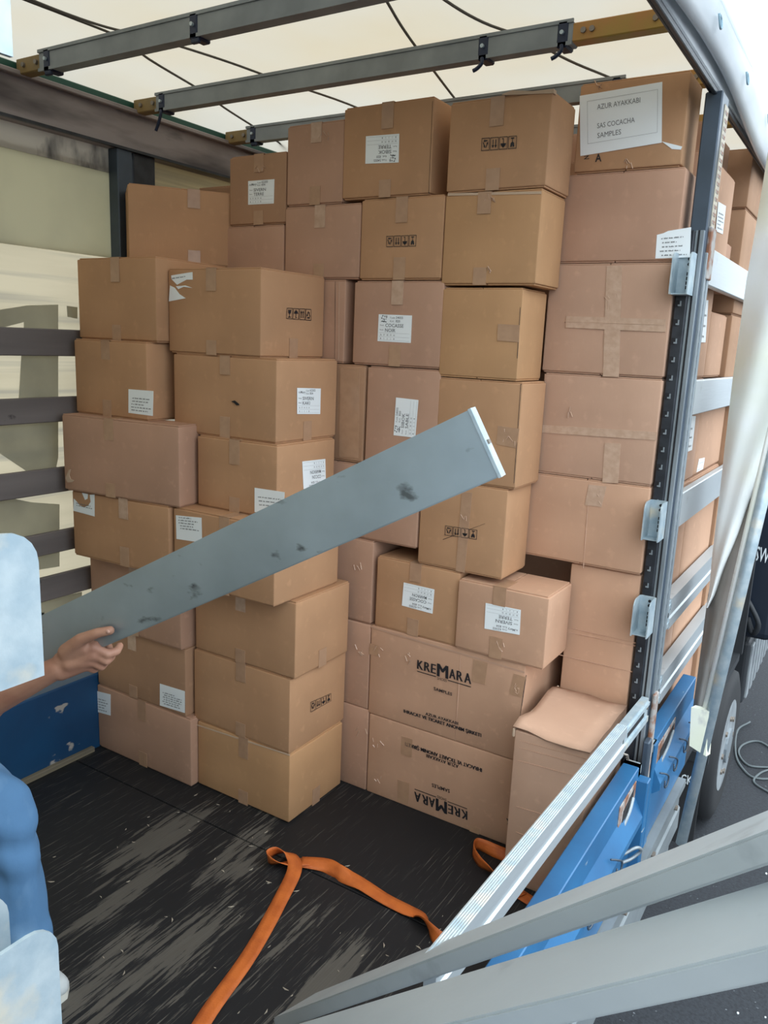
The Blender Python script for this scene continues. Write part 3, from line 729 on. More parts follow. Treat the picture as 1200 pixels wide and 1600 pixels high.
strip(H4, [(848, 664), (1026, 675), (1025, 688), (847, 676)], 'tape_clear'); crease(H4, (846, 670), (1024, 682), 'f', 'tape', .0015); strip(H4, [(945, 692), (970, 693), (966, 755), (941, 754)], 'tape_clear'); wrinkles(H4, (895, 640), 3, 14, 9)
H5 = back('carton with an upright score line, jutting over a dark gap in the right column', 1.672, 2.106, 1.0515, 1.3606, 'kraft_peach', y=2.72, tape=False)
crease(H5, (921, 755), (911, 888), 'f', 'kraft_pale', .002); strip(H5, [(920, 757), (948, 760), (940, 792), (914, 789)], 'tape_clear'); wrinkles(H5, (930, 775), 4, 15, 8)
H6 = back('upright carton with level creases standing behind the front corner box', 1.853, 2.104, .45, 1.048, 'kraft_peach', y=2.742, ye=2.96, tape=False)
for a, b_ in (((878, 978), (1005, 1008)), ((874, 985), (1003, 1012)), ((872, 1023), (1000, 1053))): crease(H6, a, b_, 'f', 'kraft_rose', .002)
H7 = carton('front right corner carton with a dented pale top beside the fallen slat', 1.852, 2.108, 2.318, 2.735, 0.0, .560, 'kraft_pale', G, tape=False, seam='none')
for a, b_ in (((812, 1157), (925, 1188)), ((811, 1168), (930, 1200)), ((809, 1188), (920, 1218)), ((806, 1260), (880, 1282)), ((806, 1300), (870, 1325))): crease(H7, a, b_, 'f', 'kraft_rose', .0016)
bm = bmesh.new()                                              # loose curled top flap
rows = []
for i in range(9):
    y = 2.312 + .42 * i / 8
    rows.append([Vector((1.846 + .262 * s, y + .006 * math.sin(s * 7), .563 + .012 * (1 - s) ** 3 * (1 + math.sin(i * 1.3)) + .003 * math.sin(i * 2 + s * 9))) for s in (0, .08, .2, .45, .75, 1)])
obj('top_flap', sheet(bm, rows, .004), 'kraft_pale', H7['o'], True)
obj('flap_edge', B(1.844, 1.852, 2.315, 2.74, .535, .566, bev=.002), 'torn_board', H7['o'])
#Kd = back('dark carton end in the gap behind the upper logo carton', 1.80, 1.925, .0, .70, 'kraft_dull', y=2.80, ye=3.0, tape=False)

# --- the two printed cartons at the bottom
K1 = back('upper of the two big logo cartons on the floor, print upright', 1.157, 1.802, .345, .715, 'kraft_peach', tape=False, seam='none')
strip(K1, [(580, 978), (820, 1049), (820, 1052), (580, 981)], 'kraft_pale', .0012, 'worn_edge')
K2 = back('lower of the two big logo cartons on the floor, print upside down', 1.165, 1.800, 0.0, .343, 'kraft_peach', tape=False, seam='none')
L1 = back('pink carton end between the near stack and the upper logo carton', .60, 1.153, .357, .712, 'kraft_rose', tape=False, seam='none')
L2 = back('pink carton end between the near stack and the lower logo carton', .60, 1.160, 0.0, .355, 'kraft_rose', tape=False, seam='none')
def logo(b, Q, S, Z, I, turn):
    """Q, S, Z, I: TL, TR, BR, BL in reading order, photograph points"""
    bm = bmesh.new(); q = pxquad(b, 'f', Q)
    for ch, u0, u1, v0, h in (('K', .0, .105, .22, .70), ('R', .135, .24, .22, .70), ('E', .265, .35, .22, .70), ('M', .385, .575, .11, .95), ('A', .61, .715, .22, .70), ('R', .745, .85, .22, .70), ('A', .885, 1.0, .22, .70)):
        if 1:
            for du in ((-.012, 0, .012) if ch == 'M' else (-.007, 0, .007)): q.text(bm, ch, u0 + du, v0, u1 + du, h, 0, .0012 + du * .008)
        else: q.text(bm, ch, u0, v0, u1, h, .012, .0012)
    q.rect(bm, 0, .0, .36, .06, .0012); q.rect(bm, .58, .0, 1.0, .06, .0012); q.text(bm, 'SHOES', .385, -.14, .56, .2, 0, .0012)
    for t, qq in (('SAMPLES', S), ('AZUR AYAKKABI', Z), ('IHRACAT VE TICARET ANONIM ŞIRKETI', I)):
        for du in (-.0025, .0025): pxquad(b, 'f', qq).text(bm, t, du, 0, 1 + du, 1, .010, .0012 + du * .02)
    obj('print', bm, 'ink', b['o'])
logo(K1, [(653, 1029), (736, 1051), (736, 1074), (652, 1049)], [(678, 1073), (707, 1082.5), (706.5, 1087), (678, 1078)],
     [(665, 1112.5), (716, 1128), (716, 1132.5), (665, 1117)], [(631, 1108), (752, 1146), (752, 1151.5), (631, 1113)], 0)
logo(K2, [(730, 1283), (648, 1253), (648, 1232), (730, 1263)], [(703, 1239), (675, 1229), (675, 1223.5), (703, 1233.5)],
     [(716.5, 1200.5), (666.5, 1183), (666.5, 1178), (716.5, 1195)], [(753, 1206.5), (633.5, 1165), (633.5, 1159.5), (753, 1200.5)], 2)
crease(K1, (720, 1018), (711, 1158), 'f', 'kraft_pale', .002); crease(K1, (822, 1055), (803, 1185), 'f', 'hole_dark', .0012)
for b, px in ((K1, [(740, 1030), (762, 1036), (758, 1070), (737, 1064)]), (K1, [(803, 1052), (822, 1058), (815, 1090), (796, 1084)]), (K1, [(578, 1005), (592, 1009), (590, 1025), (577, 1022)]),
              (K2, [(628, 1150), (645, 1155), (643, 1183), (627, 1178)]), (K2, [(622, 1218), (640, 1224), (638, 1258), (621, 1252)]), (K2, [(735, 1290), (750, 1295), (748, 1306), (733, 1301)])):
    strip(b, px, 'tape')
for b, c, n in ((K1, (588, 1015), 4), (K1, (805, 1075), 6), (K1, (637, 1025), 4), (K2, (590, 1160), 4), (K2, (592, 1210), 3), (L1, (562, 1013), 4), (L2, (567, 1142), 3)): wrinkles(b, c, n, c[0], 8)
q = pxquad(K2, 'f', [(790, 1278), (800, 1282), (799, 1294), (789, 1290)], 2); bm = bmesh.new(); q.text(bm, 'R', 0, 0, .9, .9, .02, .001); obj('print', bm, 'ink', K2['o'])

# --- row behind, seen through the gate
R = 'cartons seen through the gate slats'
def far(label, x0, x1, y0, y1, z0, z1, m, **k): return carton(label, x0, x1, y0, y1, z0, z1, m, R, tape=False, **k)  # board tones carry the light: peach on outward faces, dull on rear-facing ones
M1 = far('pinkish carton at the very top behind the post, under the roof', 1.15, 2.045, 3.26, 3.69, 2.485, 2.64, 'kraft_rose')
M2 = far('peach carton with a white label above the topmost gate slat', 1.15, 2.105, 3.01, 3.555, 2.06, 2.482, 'kraft_peach')
address_label(M2, 's', [(1122, 315), (1134, 322), (1129, 366), (1118, 361)], seed=20, rows=5)
M2b = far('short pinkish carton end above the topmost gate slat, right of the labelled one', 1.15, 2.09, 3.56, 3.74, 2.06, 2.26, 'kraft_rose')
M3 = far('carton with a long white label between the two upper gate slats', 1.15, 2.105, 3.01, 3.405, 1.715, 2.055, 'kraft_peach')
address_label(M3, 's', [(1099, 469), (1106.5, 469), (1102, 535), (1093, 535)], seed=21, rows=3)
M3b = far('lower carton right of the long-labelled one between the upper gate slats', 1.15, 2.105, 3.41, 3.755, 1.715, 1.972, 'kraft_peach')
M4 = far('carton with a white label strip between the second and third gate slats', 1.15, 2.105, 3.01, 3.43, 1.308, 1.712, 'kraft_pale')
address_label(M4, 's', [(1077, 650), (1087, 650), (1081, 703), (1074, 706)], seed=22, rows=3)
M4b = far('carton with a small low label between the second and third gate slats', 1.15, 2.10, 3.435, 4.05, 1.308, 1.70, 'kraft_peach')
address_label(M4b, 's', [(1092, 717), (1101, 715), (1098, 733), (1088, 738)], seed=23, rows=2)
M5 = far('carton with torn lower corner between the third and fourth gate slats', 1.15, 2.105, 3.01, 3.40, .862, 1.305, 'kraft_peach')
M5b = far('tall peach carton between the third and fourth gate slats, beside the curtain', 1.15, 2.105, 3.405, 4.05, .862, 1.30, 'kraft_peach')
M6 = far('carton left part between the two lowest aluminium gate slats', 1.15, 2.105, 3.01, 3.42, .455, .858, 'kraft_pale')
M6b = far('carton right part between the two lowest aluminium gate slats', 1.15, 2.105, 3.425, 4.05, .455, .858, 'kraft_peach')
M7 = far('carton low behind the blue side board of the far bay', 1.15, 2.10, 3.01, 4.05, 0.0, .452, 'kraft_rose')
N1 = far('large shaded brown carton end beneath the roof beside the curtain', 1.15, 2.125, 3.765, 4.2, 2.41, 2.645, 'kraft_dull')  # shade of these rear-facing ends is painted in with the dull board
N2 = far('shaded brown carton end beside the curtain above the topmost gate slat', 1.15, 2.125, 3.765, 4.2, 1.98, 2.407, 'kraft_dull')
N3 = far('shaded carton end beside the curtain between the upper gate slats', 1.15, 2.125, 3.765, 4.2, 1.706, 1.978, 'kraft_dull')
# buried cartons that carry what shows
for a in ((.04, .37, 2.66, 2.98, 1.05, 2.095), (.385, .59, 2.52, 2.95, 1.05, 1.925), (.05, .59, 2.56, 2.95, 0, 1.045), (1.86, 2.10, 2.78, 2.96, 0, .445), (1.15, 2.12, 4.06, 4.2, 0, 1.70)):
    carton('plain carton buried in the load, hidden by those in front', *a, 'kraft_dull', 'cartons buried in the load', tape=False)
    
# ================================================================== OPEN SIDE: posts, slats, drop sides
def pocket(t, y, z, x0=2.109, x1=2.165, dirn=-1, h=.128, L=.082):
    """galvanised slat pocket: back plate and two rounded cheeks"""
    def cheek(x):
        r = .028; pts = [(0, 0), (L, 0), (L, h - r)] + [(L - r + r * math.cos(a), h - r + r * math.sin(a)) for a in [math.pi / 10 * k for k in range(1, 5)]] + [(L - r, h), (0, h)]
        P = [Vector((x, y + dirn * p[0], z + p[1])) for p in pts]
        return prism(bmesh.new(), [p + Vector((-.002, 0, 0)) for p in P], [p + Vector((.002, 0, 0)) for p in P])
    b = obj('slat_pocket', B(x0, x1, min(y, y + dirn * .005), max(y, y + dirn * .005), z, z + h), 'galvanised', t)
    obj('cheek', cheek(x0 + .002), 'galvanised', b); obj('cheek', cheek(x1 - .002), 'galvanised', b)
    bm = bmesh.new(); bx(bm, x0 + .004, x1 - .004, min(y, y + dirn * L * .8), max(y, y + dirn * L * .8), z, z + .004); obj('shelf', bm, 'galvanised', b)
    bm = bmesh.new()
    for zz in (h - .016, h - .032): cyl(bm, ((x0 + x1) / 2 + .008, y + dirn * .006, z + zz), (0, 1, 0), .005, .004, 10)
    for k in range(4): bx(bm, (x0 + x1) / 2 + .004, (x0 + x1) / 2 + .010, min(y + dirn * .005, y + dirn * .0065), max(y + dirn * .005, y + dirn * .0065), z + .02 + k * .014, z + .03 + k * .014)
    obj('hole', bm, 'hole_dark', b)
    return b
gp = thing('gate_post', 'tall black steel post between the open bay and the slatted bay', 'post', (2.155, 2.80, -.06))
obj('column', B(2.13, 2.182, 2.75, 2.85, -.06, 2.59, bev=.004), 'slate_steel', gp)
slv = obj('sleeve', B(2.112, 2.150, 2.735, 2.77, -.05, 2.185, bev=.004), 'black_steel', gp)
def repeat(name, bm, m, parent, n, step):
    o = obj(name, bm, m, parent)
    for k in range(1, n):
        c = o.copy(); COL.objects.link(c); c.location = Vector(step) * k
    return o
repeat('slot', B(2.116, 2.128, 2.7335, 2.736, .12, .142), 'hole_dark', slv, 34, (0, 0, .059))
tb = B(2.130, 2.134, 2.7325, 2.736, .128, .140); bx(tb, 2.124, 2.1345, 2.7325, 2.736, .124, .129)
repeat('tooth', tb, 'grey_steel', slv, 34, (0, 0, .059))
gr = obj('guide_rail', B(2.150, 2.178, 2.742, 2.752, .1, 2.185, bev=.002), 'grey_steel', gp)
obj('guide_groove', B(2.159, 2.165, 2.7405, 2.743, .1, 2.185), 'hole_dark', gr)
obj('guide_rail', B(2.180, 2.190, 2.765, 2.79, .1, 2.12, bev=.002), 'grey_steel', gp)
obj('guide_rail', B(2.180, 2.188, 2.82, 2.845, .1, 2.12, bev=.002), 'grey_steel', gp)
repeat('perforation', B(2.1825, 2.1855, 2.793, 2.813, .16, .18), 'galvanised', gp, 46, (0, 0, .041))
up = obj('perforated_strip', B(2.180, 2.1845, 2.79, 2.85, 2.16, 2.56), 'cream_steel', gp)
repeat('perforation', B(2.184, 2.1855, 2.80, 2.838, 2.19, 2.20), 'rusty_steel', up, 16, (0, 0, .023))
obj('rust_plate', B(2.180, 2.1935, 2.775, 2.85, 2.04, 2.20, bev=.003), 'rusty_steel', gp)
for z in (1.985, 1.19, .852): pocket(gp, 2.735, z)
obj('latch_bar', B(2.184, 2.206, 2.70, 2.748, -.25, .46, bev=.004), 'slate_steel', gp)
obj('latch_bar', B(2.186, 2.200, 2.752, 2.80, -.25, .62, bev=.004), 'rusty_steel', gp)

np_ = thing('gate_post', 'near steel post at the left frame edge with bright slat pockets', 'post', (2.155, .22, -.06))
obj('column', B(2.112, 2.182, .13, .262, -.06, 2.59, bev=.004), 'slate_steel', np_)
obj('sleeve', B(2.112, 2.150, .262, .285, -.05, 2.185, bev=.003), 'black_steel', np_)
for z in (1.985, 1.52, 1.165): pocket(np_, .288, z, 2.105, 2.182, 1, .125, .088)

def gate_slat(label, y0, y1, z0, z1, m, latch=False, x0=2.128, x1=2.156):
    t = thing('side_slat', label, 'slat', (2.14, y0, z0), 'slats of the open side')
    h = z1 - z0
    if not latch:
        obj('board', B(x0, x1, y0, y1, z0, z1, bev=.003), m, t)
        obj('end_cap', B(x0 - .001, x1 + .001, y0, y0 + .055, z0 - .001, z1 + .001, bev=.003), 'aluminium_pale', t)
        obj('rivet', cyl(bmesh.new(), (x1 + .001, y0 + .012, z0 + .01), (1, 0, 0), .004, .005, 8), 'hole_dark', t)
        obj('rivet', cyl(bmesh.new(), (x1 + .001, y0 + .012, z1 - .01), (1, 0, 0), .004, .005, 8), 'hole_dark', t)
    else:
        # extruded profile: two ribs with a recessed web
        def ring(y): return [Vector((x, y, z)) for x, z in ((x0, z0), (x1, z0), (x1, z0 + h * .34), (x1 - .006, z0 + h * .38), (x1 - .006, z0 + h * .60), (x1, z0 + h * .64), (x1, z1), (x0, z1))]
        bm = bmesh.new(); prism(bm, ring(y0 + .16), ring(y1)); obj('board', bm, m, t)
        bm = bmesh.new(); bx(bm, x0 + .002, x1 - .004, y0, y0 + .17, z0 + .006, z1 - .006, bev=.002)
        bx(bm, x1 - .006, x1, y0, y0 + .165, z1 - .035, z1 - .020); bx(bm, x1 - .006, x1, y0, y0 + .165, z0 + .012, z0 + .030)
        ec = obj('end_latch', bm, 'galvanised', t)
        obj('slot', B(x1 - .0045, x1 - .0030, y0 + .03, y0 + .15, z0 + h * .42, z0 + h * .56), 'hole_dark', ec)
        obj('rivet', cyl(bmesh.new(), (x1 - .001, y0 + .018, z1 - .03), (1, 0, 0), .004, .006, 8), 'bolt_steel', ec)
    return t
gate_slat('topmost pale gate slat in the bay behind the post', 2.90, 4.2, 2.040, 2.162, 'aluminium_pale')
gate_slat('second pale gate slat from the top behind the post', 2.90, 4.2, 1.590, 1.714, 'aluminium_pale')
gate_slat('third pale gate slat from the top, above the double aluminium ones', 2.90, 4.2, 1.178, 1.307, 'aluminium_pale')
gate_slat('upper of the two ribbed aluminium gate slats behind the post', 2.87, 4.2, .775, .898, 'aluminium_pale', True, 2.115, 2.16)
gate_slat('lower of the two ribbed aluminium gate slats just above the far blue board', 2.87, 4.2, .470, .590, 'aluminium_pale', True, 2.115, 2.16)

# the slat still hanging in the open bay: from the far post down towards the near post
t = thing('side_slat', 'ribbed bright aluminium slat still lying along the open side in the foreground', 'slat', (2.14, 1.6, .6), 'slats of the open side')
_a, _b = onp(680, 1470, 0, 2.154), onp(1003, 1085, 0, 2.154)
yb = 2.73; ya = _a.y - .04; za = _a.z - (_b.z - _a.z) * .04 / (_b.y - _a.y); zb = _a.z + (_b.z - _a.z) * (yb - _a.y) / (_b.y - _a.y)
def ring(y, ins=0):
    z = za + (zb - za) * (y - ya) / (yb - ya); h = .100
    return [Vector((x, y, z + dz)) for x, dz in ((2.154, -h), (2.186, -h), (2.186, -h * .66), (2.180, -h * .62), (2.180, -h * .42), (2.186, -h * .36), (2.186, 0), (2.154, 0))]
bm = bmesh.new(); prism(bm, ring(ya), ring(yb - .3)); obj('board', bm, 'aluminium_pale', t)
bm = bmesh.new()
for k in range(6):
    x = 2.156 + k * .0053
    f = lambda y: za + (zb - za) * (y - ya) / (yb - ya)
    prism(bm, [Vector((x, ya, f(ya))), Vector((x + .0035, ya, f(ya))), Vector((x + .0018, ya, f(ya) + .0022))], [Vector((x, yb - .3, f(yb - .3))), Vector((x + .0035, yb - .3, f(yb - .3))), Vector((x + .0018, yb - .3, f(yb - .3) + .0022))])
obj('rib', bm, 'galvanised', t)
f = lambda y: za + (zb - za) * (y - ya) / (yb - ya)
bm = bmesh.new()
def sl(x0, x1, y0, y1, d0, d1): prism(bm, [Vector((x0, y0, f(y0) + d0)), Vector((x1, y0, f(y0) + d0)), Vector((x1, y0, f(y0) + d1)), Vector((x0, y0, f(y0) + d1))], [Vector((x0, y1, f(y1) + d0)), Vector((x1, y1, f(y1) + d0)), Vector((x1, y1, f(y1) + d1)), Vector((x0, y1, f(y1) + d1))])
sl(2.156, 2.180, yb - .31, yb, -.094, -.004); sl(2.180, 2.186, yb - .30, yb, -.028, -.016); sl(2.180, 2.186, yb - .30, yb, -.090, -.070)
ec = obj('end_latch', bm, 'galvanised', t)
bm = bmesh.new(); sl(2.179, 2.1812, yb - .26, yb - .05, -.058, -.042); obj('slot', bm, 'hole_dark', ec)
obj('rivet', cyl(bmesh.new(), (2.182, yb - .02, f(yb) - .035), (1, 0, 0), .005, .008, 8), 'bolt_steel', ec)
bm = bmesh.new(); tube(bm, [(2.180, yb - .31, f(yb) - .08), (2.195, yb - .30, f(yb) - .085), (2.198, yb - .29, f(yb) - .105)], .004, 6); obj('pin', bm, 'bolt_steel', ec)

def drop_side(label, y0, y1, lean=0.0, gap=.055):
    t = thing('drop_side', label, 'side board', (2.17, y0, -.1), 'blue drop sides')
    bm = B(2.135, 2.192, y0 + .03, y1, -.05, .385, bev=.003)
    obj('panel', bm, 'blue_paint', t)
    obj('ledge', prism(bmesh.new(), [Vector((x, y0 + .03, z)) for x, z in ((2.190, .285), (2.226, .215), (2.226, .19), (2.190, .16))], [Vector((x, y1, z)) for x, z in ((2.190, .285), (2.226, .215), (2.226, .19), (2.190, .16))]), 'blue_paint', t)
    return t
def hollow_end(t, y, x0=2.135, x1=2.192, z0=.345, z1=.385, dirn=1):
    bm = bmesh.new(); w_ = .004
    for a in ((x0, x1, z0, z0 + w_), (x0, x1, z1 - w_, z1), (x0, x0 + w_, z0, z1), (x1 - w_, x1, z0, z1)): bx(bm, a[0], a[1], y - .03, y + .006, a[2], a[3])
    e_ = obj('hollow_end', bm, 'galvanised', t); obj('end_hollow', B(x0 + w_, x1 - w_, y - .005, y + .001, z0 + w_, z1 - w_), 'hole_dark', e_)
def latch_plate(t, y0, y1):
    p = obj('latch_plate', B(2.191, 2.1955, y0, y1, .200, .350, bev=.002), 'rusty_steel', t)
    pts = [(y0 + .03, .225), (y0 + .05, .31), (y1 - .03, .335), (y1 - .05, .25)]
    obj('latch_recess', prism(bmesh.new(), [Vector((2.1952, a, b)) for a, b in pts], [Vector((2.1972, a, b)) for a, b in pts]), 'hole_dark', p)
    obj('latch_handle', tube(bmesh.new(), smooth_path([(2.198, y0 + .045, .245), (2.204, (y0 + y1) / 2, .285), (2.200, y1 - .05, .31)], 4), .006, 8), 'grey_steel', p)
def loop_hook(t, y, z=.215, x=2.228):
    bm = bmesh.new(); tube(bm, smooth_path([(x - .01, y - .03, z + .04), (x + .006, y - .005, z + .03), (x + .012, y + .03, z + .005), (x + .012, y + .022, z - .025), (x + .01, y - .012, z - .022), (x + .008, y - .012, z + .005)], 5), .0034, 6)
    obj('rope_hook', bm, 'slate_steel', t, True)
d1 = drop_side('near blue drop side below the foreground slat', .30, 2.68)
obj('corner_bar', B(2.188, 2.230, 2.635, 2.68, -.05, .345, bev=.003), 'blue_paint', d1)
hollow_end(d1, 2.68); latch_plate(d1, 2.42, 2.62)
for y in (.9, 1.35, 1.72, 2.02, 2.30): loop_hook(d1, y)
bm = bmesh.new(); tube(bm, smooth_path([(2.20, 2.50, .13), (2.235, 2.54, .15), (2.245, 2.58, .12), (2.22, 2.56, .09), (2.20, 2.52, .09)], 4), .006, 6); obj('ring_clip', bm, 'grey_steel', d1, True)
d2 = drop_side('far blue drop side behind the post with rusty latch plate', 2.86, 3.62)
latch_plate(d2, 2.92, 3.22)
bm = bmesh.new()
for a in ((2.135, 2.192, .381, .385), (2.135, 2.192, .345, .349), (2.135, 2.139, .345, .385), (2.188, 2.192, .345, .385)): bx(bm, a[0], a[1], 2.86, 2.90, a[2], a[3])
obj('hollow_end', bm, 'galvanised', d2); obj('corner_bar', B(2.188, 2.198, 2.86, 2.91, -.05, .38, bev=.003), 'blue_paint', d2)
for y in (2.93, 3.08, 3.26, 3.44, 3.62): loop_hook(d2, y)
ch = thing('truck_chassis', 'truck underside below the drop sides with sill, rear wheel and mud flap', 'truck', (1.1, 3.0, -1.1))
bm = bmesh.new(); prf = ((2.10, -.30), (2.214, -.30), (2.214, -.20), (2.206, -.19), (2.206, -.10), (2.224, -.09), (2.224, -.055), (2.10, -.055))
prism(bm, [Vector((x, -1.5, z)) for x, z in prf], [Vector((x, 3.50, z)) for x, z in prf]); sill = obj('sill', bm, 'sill_grey', ch)
for y in (2.6, 3.0, 3.4): obj('bolt', cyl(bmesh.new(), (2.21, y, -.15), (1, 0, 0), .012, .02, 8), 'bolt_steel', sill)
bm = bmesh.new(); prf = ((2.05, -.46), (2.19, -.46), (2.20, -.44), (2.20, -.31), (2.05, -.31))
prism(bm, [Vector((x, -1.5, z)) for x, z in prf], [Vector((x, 3.42, z)) for x, z in prf]); obj('sill_guard', bm, 'sill_grey', ch)

# ================================================================== bunched curtain, pole
cu = thing('side_curtain', 'bunched off-white side curtain hanging beyond the slatted bay', 'curtain', (2.28, 3.4, .3))
def fold(rowspec, y_edge, y_mid, depth, m, name, nb, seed):
    rows = []
    rs = []
    for a, b in zip(rowspec, rowspec[1:]):
        for k in range(4): rs.append([a[i] + (b[i] - a[i]) * k / 4 for i in range(3)])
    rs.append(list(rowspec[-1]))
    for (y, xa, xb) in rs:
        r_ = []
        for k in range(nb + 1):                               # front of the fold
            t = k / nb; x = xa + (xb - xa) * t
            dy = y_edge + (y_mid - y_edge) * math.sin(math.pi * (.06 + .94 * t)) ** .7 + .012 * math.sin(t * 11 + y * .012 + seed) + .006 * math.sin(y * .06 + t * 5)
            r_.append(onp(x, y, 1, dy))
        for k in range(5):                                    # and its back
            t = 1 - k / 4; p = r_[0].lerp(r_[nb], t); bow = math.sin(math.pi * (.1 + .8 * k / 4))
            r_.append(p + Vector((0.0 * bow, depth * bow + .012, 0)))
        r_.append(r_[0].copy()); rows.append(r_)
    return obj(name, sheet(bmesh.new(), rows), m, cu, True)
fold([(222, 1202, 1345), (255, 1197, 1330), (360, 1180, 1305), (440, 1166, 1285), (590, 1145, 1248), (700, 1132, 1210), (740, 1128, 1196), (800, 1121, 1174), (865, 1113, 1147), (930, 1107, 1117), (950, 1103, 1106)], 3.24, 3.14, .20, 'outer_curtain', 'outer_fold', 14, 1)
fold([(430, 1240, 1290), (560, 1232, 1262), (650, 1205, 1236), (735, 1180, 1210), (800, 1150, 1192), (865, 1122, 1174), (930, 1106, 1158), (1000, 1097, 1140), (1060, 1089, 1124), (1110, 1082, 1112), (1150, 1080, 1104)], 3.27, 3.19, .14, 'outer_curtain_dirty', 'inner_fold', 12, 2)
bm = bmesh.new()
P = [onp(x, y, 1, 3.08) for x, y in ((1080, 1105), (1108, 1112), (1103, 1182), (1077, 1165))]
prism(bm, P, [p + Vector((.01, .03, 0)) for p in P]); obj('strap_end', bm, 'outer_curtain', cu)
pole_a, pole_b = onp(1200, 745, 1, 3.1), onp(1064, 1318, 1, 3.1); d_ = (pole_a - pole_b)
po = thing('curtain_pole', 'thin grey tension pole at the edge of the bunched curtain', 'pole', tuple(pole_b))
obj('pole', tube(bmesh.new(), [pole_b, pole_a + d_ * .45], .021, 12), 'galvanised', po, True)
obj('pole_hem', tube(bmesh.new(), [pole_b + d_ * .36 + Vector((-.026, .012, 0)), pole_a + d_ * .45 + Vector((-.026, .012, 0))], .013, 8), 'outer_curtain', po, True)

# ================================================================== outside: ground, wheel, flap, tank, cord
struct(obj('floor_asphalt', B(-12, 40, -8, 60, -1.2, -1.1), 'asphalt'))
bm = bmesh.new(); prf = [(.26, -.14), (.40, -.15), (.47, -.13), (.485, -.08), (.485, .08), (.47, .13), (.40, .15), (.26, .14)]
n = 40; rg = []
for k in range(n):
    a = 2 * math.pi * k / n; rg.append([bm.verts.new((2.05 + x, 5.15 + math.cos(a) * r_, -.615 + math.sin(a) * r_)) for r_, x in prf])
for k in range(n):
    for j in range(len(prf) - 1): bm.faces.new((rg[k][j], rg[k][j + 1], rg[(k + 1) % n][j + 1], rg[(k + 1) % n][j]))
wh = obj('wheel', bm, 'tyre', ch, True)
bm = bmesh.new(); cyl(bm, (2.17, 5.15, -.615), (1, 0, 0), .29, .05, 32); obj('rim', bm, 'rim_white', wh)
bm = bmesh.new(); cyl(bm, (2.18, 5.15, -.615), (1, 0, 0), .11, .06, 20); obj('hub', bm, 'grey_steel', wh)
for k in range(8):
    a = k * math.pi / 4; obj('wheel_nut', cyl(bmesh.new(), (2.19, 5.15 + .18 * math.cos(a), -.615 + .18 * math.sin(a)), (1, 0, 0), .018, .03, 6), 'bolt_steel', wh)
mf = obj('mud_flap', B(1.70, 2.16, 4.50, 4.512, -1.0, -.42, bev=.003), 'tyre', ch)
q = Quad(*[onp(x, y, 1, 4.498) for x, y in ((1065, 1207), (1093, 1214), (1092, 1230), (1064, 1223))], (0, -1, 0))
bm = bmesh.new(); q.text(bm, 'CK', 0, 0, .62, .9, .01, .001); obj('lettering', bm, 'letter_white', mf)
obj('flap_bracket', B(1.70, 2.18, 4.49, 4.53, -.46, -.40), 'chassis_dark', mf)
obj('hanger', B(1.80, 1.86, 4.505, 4.54, -.42, -.06), 'chassis_dark', mf)
obj('frame_rail', B(.5, 1.3, -1.5, 7.0, -.42, -.06), 'chassis_dark', ch)
tk = obj('fuel_tank', B(1.7, 2.18, 5.85, 7.2, -.62, -.14, bev=.03, seg=3), 'chassis_dark', ch)
for k in range(7): obj('rib', B(2.178, 2.196, 5.90 + k * .19, 6.0 + k * .19, -.58, -.18, bev=.004), 'rim_white', tk)
obj('bracket', B(1.9, 2.0, 6.0, 7.0, -.2, .0), 'chassis_dark', tk)
cb = thing('truck_cab', 'dark navy cab side with white letters at the right edge', 'cab', (2.3, 7.5, -1.1))
obj('side_panel', B(1.2, 2.34, 5.45, 9.5, .01, 1.30, bev=.05, seg=3), 'cab_navy', cb)
bm = bmesh.new(); q = Quad(*[onp(x, y, 1, 5.446) for x, y in ((1183, 852), (1205, 857), (1200, 880), (1178, 875))], (0, -1, 0)); q.text(bm, 'SW', 0, 0, 1, .95, .01, .002); obj('lettering', bm, 'letter_white', cb)
bm = bmesh.new(); tube(bm, smooth_path([onp(1160, 925, 1, 5.40), onp(1172, 945, 1, 5.38), onp(1185, 975, 1, 5.38), onp(1176, 990, 1, 5.40), onp(1168, 965, 1, 5.41)], 4), .018, 6); obj('air_hose', bm, 'chassis_dark', cb, True)
gp_ = lambda x, y: onp(x, y, 2, -1.092)
bm = bmesh.new(); tube(bm, smooth_path([gp_(1172, 1128), gp_(1152, 1142), gp_(1150, 1180), gp_(1164, 1205), gp_(1182, 1216), gp_(1210, 1214), gp_(1225, 1190), gp_(1190, 1160), gp_(1164, 1162), gp_(1154, 1176), gp_(1170, 1196), gp_(1205, 1200), gp_(1188, 1208), gp_(1178, 1222), gp_(1205, 1240)], 6), .0075, 6)
o = obj('cord', bm, 'cord_grey', None, True); o['label'] = 'loose pale cord coiled on the asphalt at the right'; o['category'] = 'cord'
bm = bmesh.new(); rnd = random.Random(3)
for k in range(34):
    x, y = rnd.uniform(960, 1290), rnd.uniform(1240, 1620); c = onp(x, y, 2, -1.1); r_ = rnd.uniform(.003, .007)
    bmesh.ops.create_icosphere(bm, subdivisions=1, radius=r_, matrix=Matrix.Translation(c + Vector((0, 0, r_ * .5))))
o = obj('gravel', bm, 'letter_white'); o['kind'] = 'stuff'; o['label'] = 'white grit scattered on the dark asphalt'; o['category'] = 'grit'

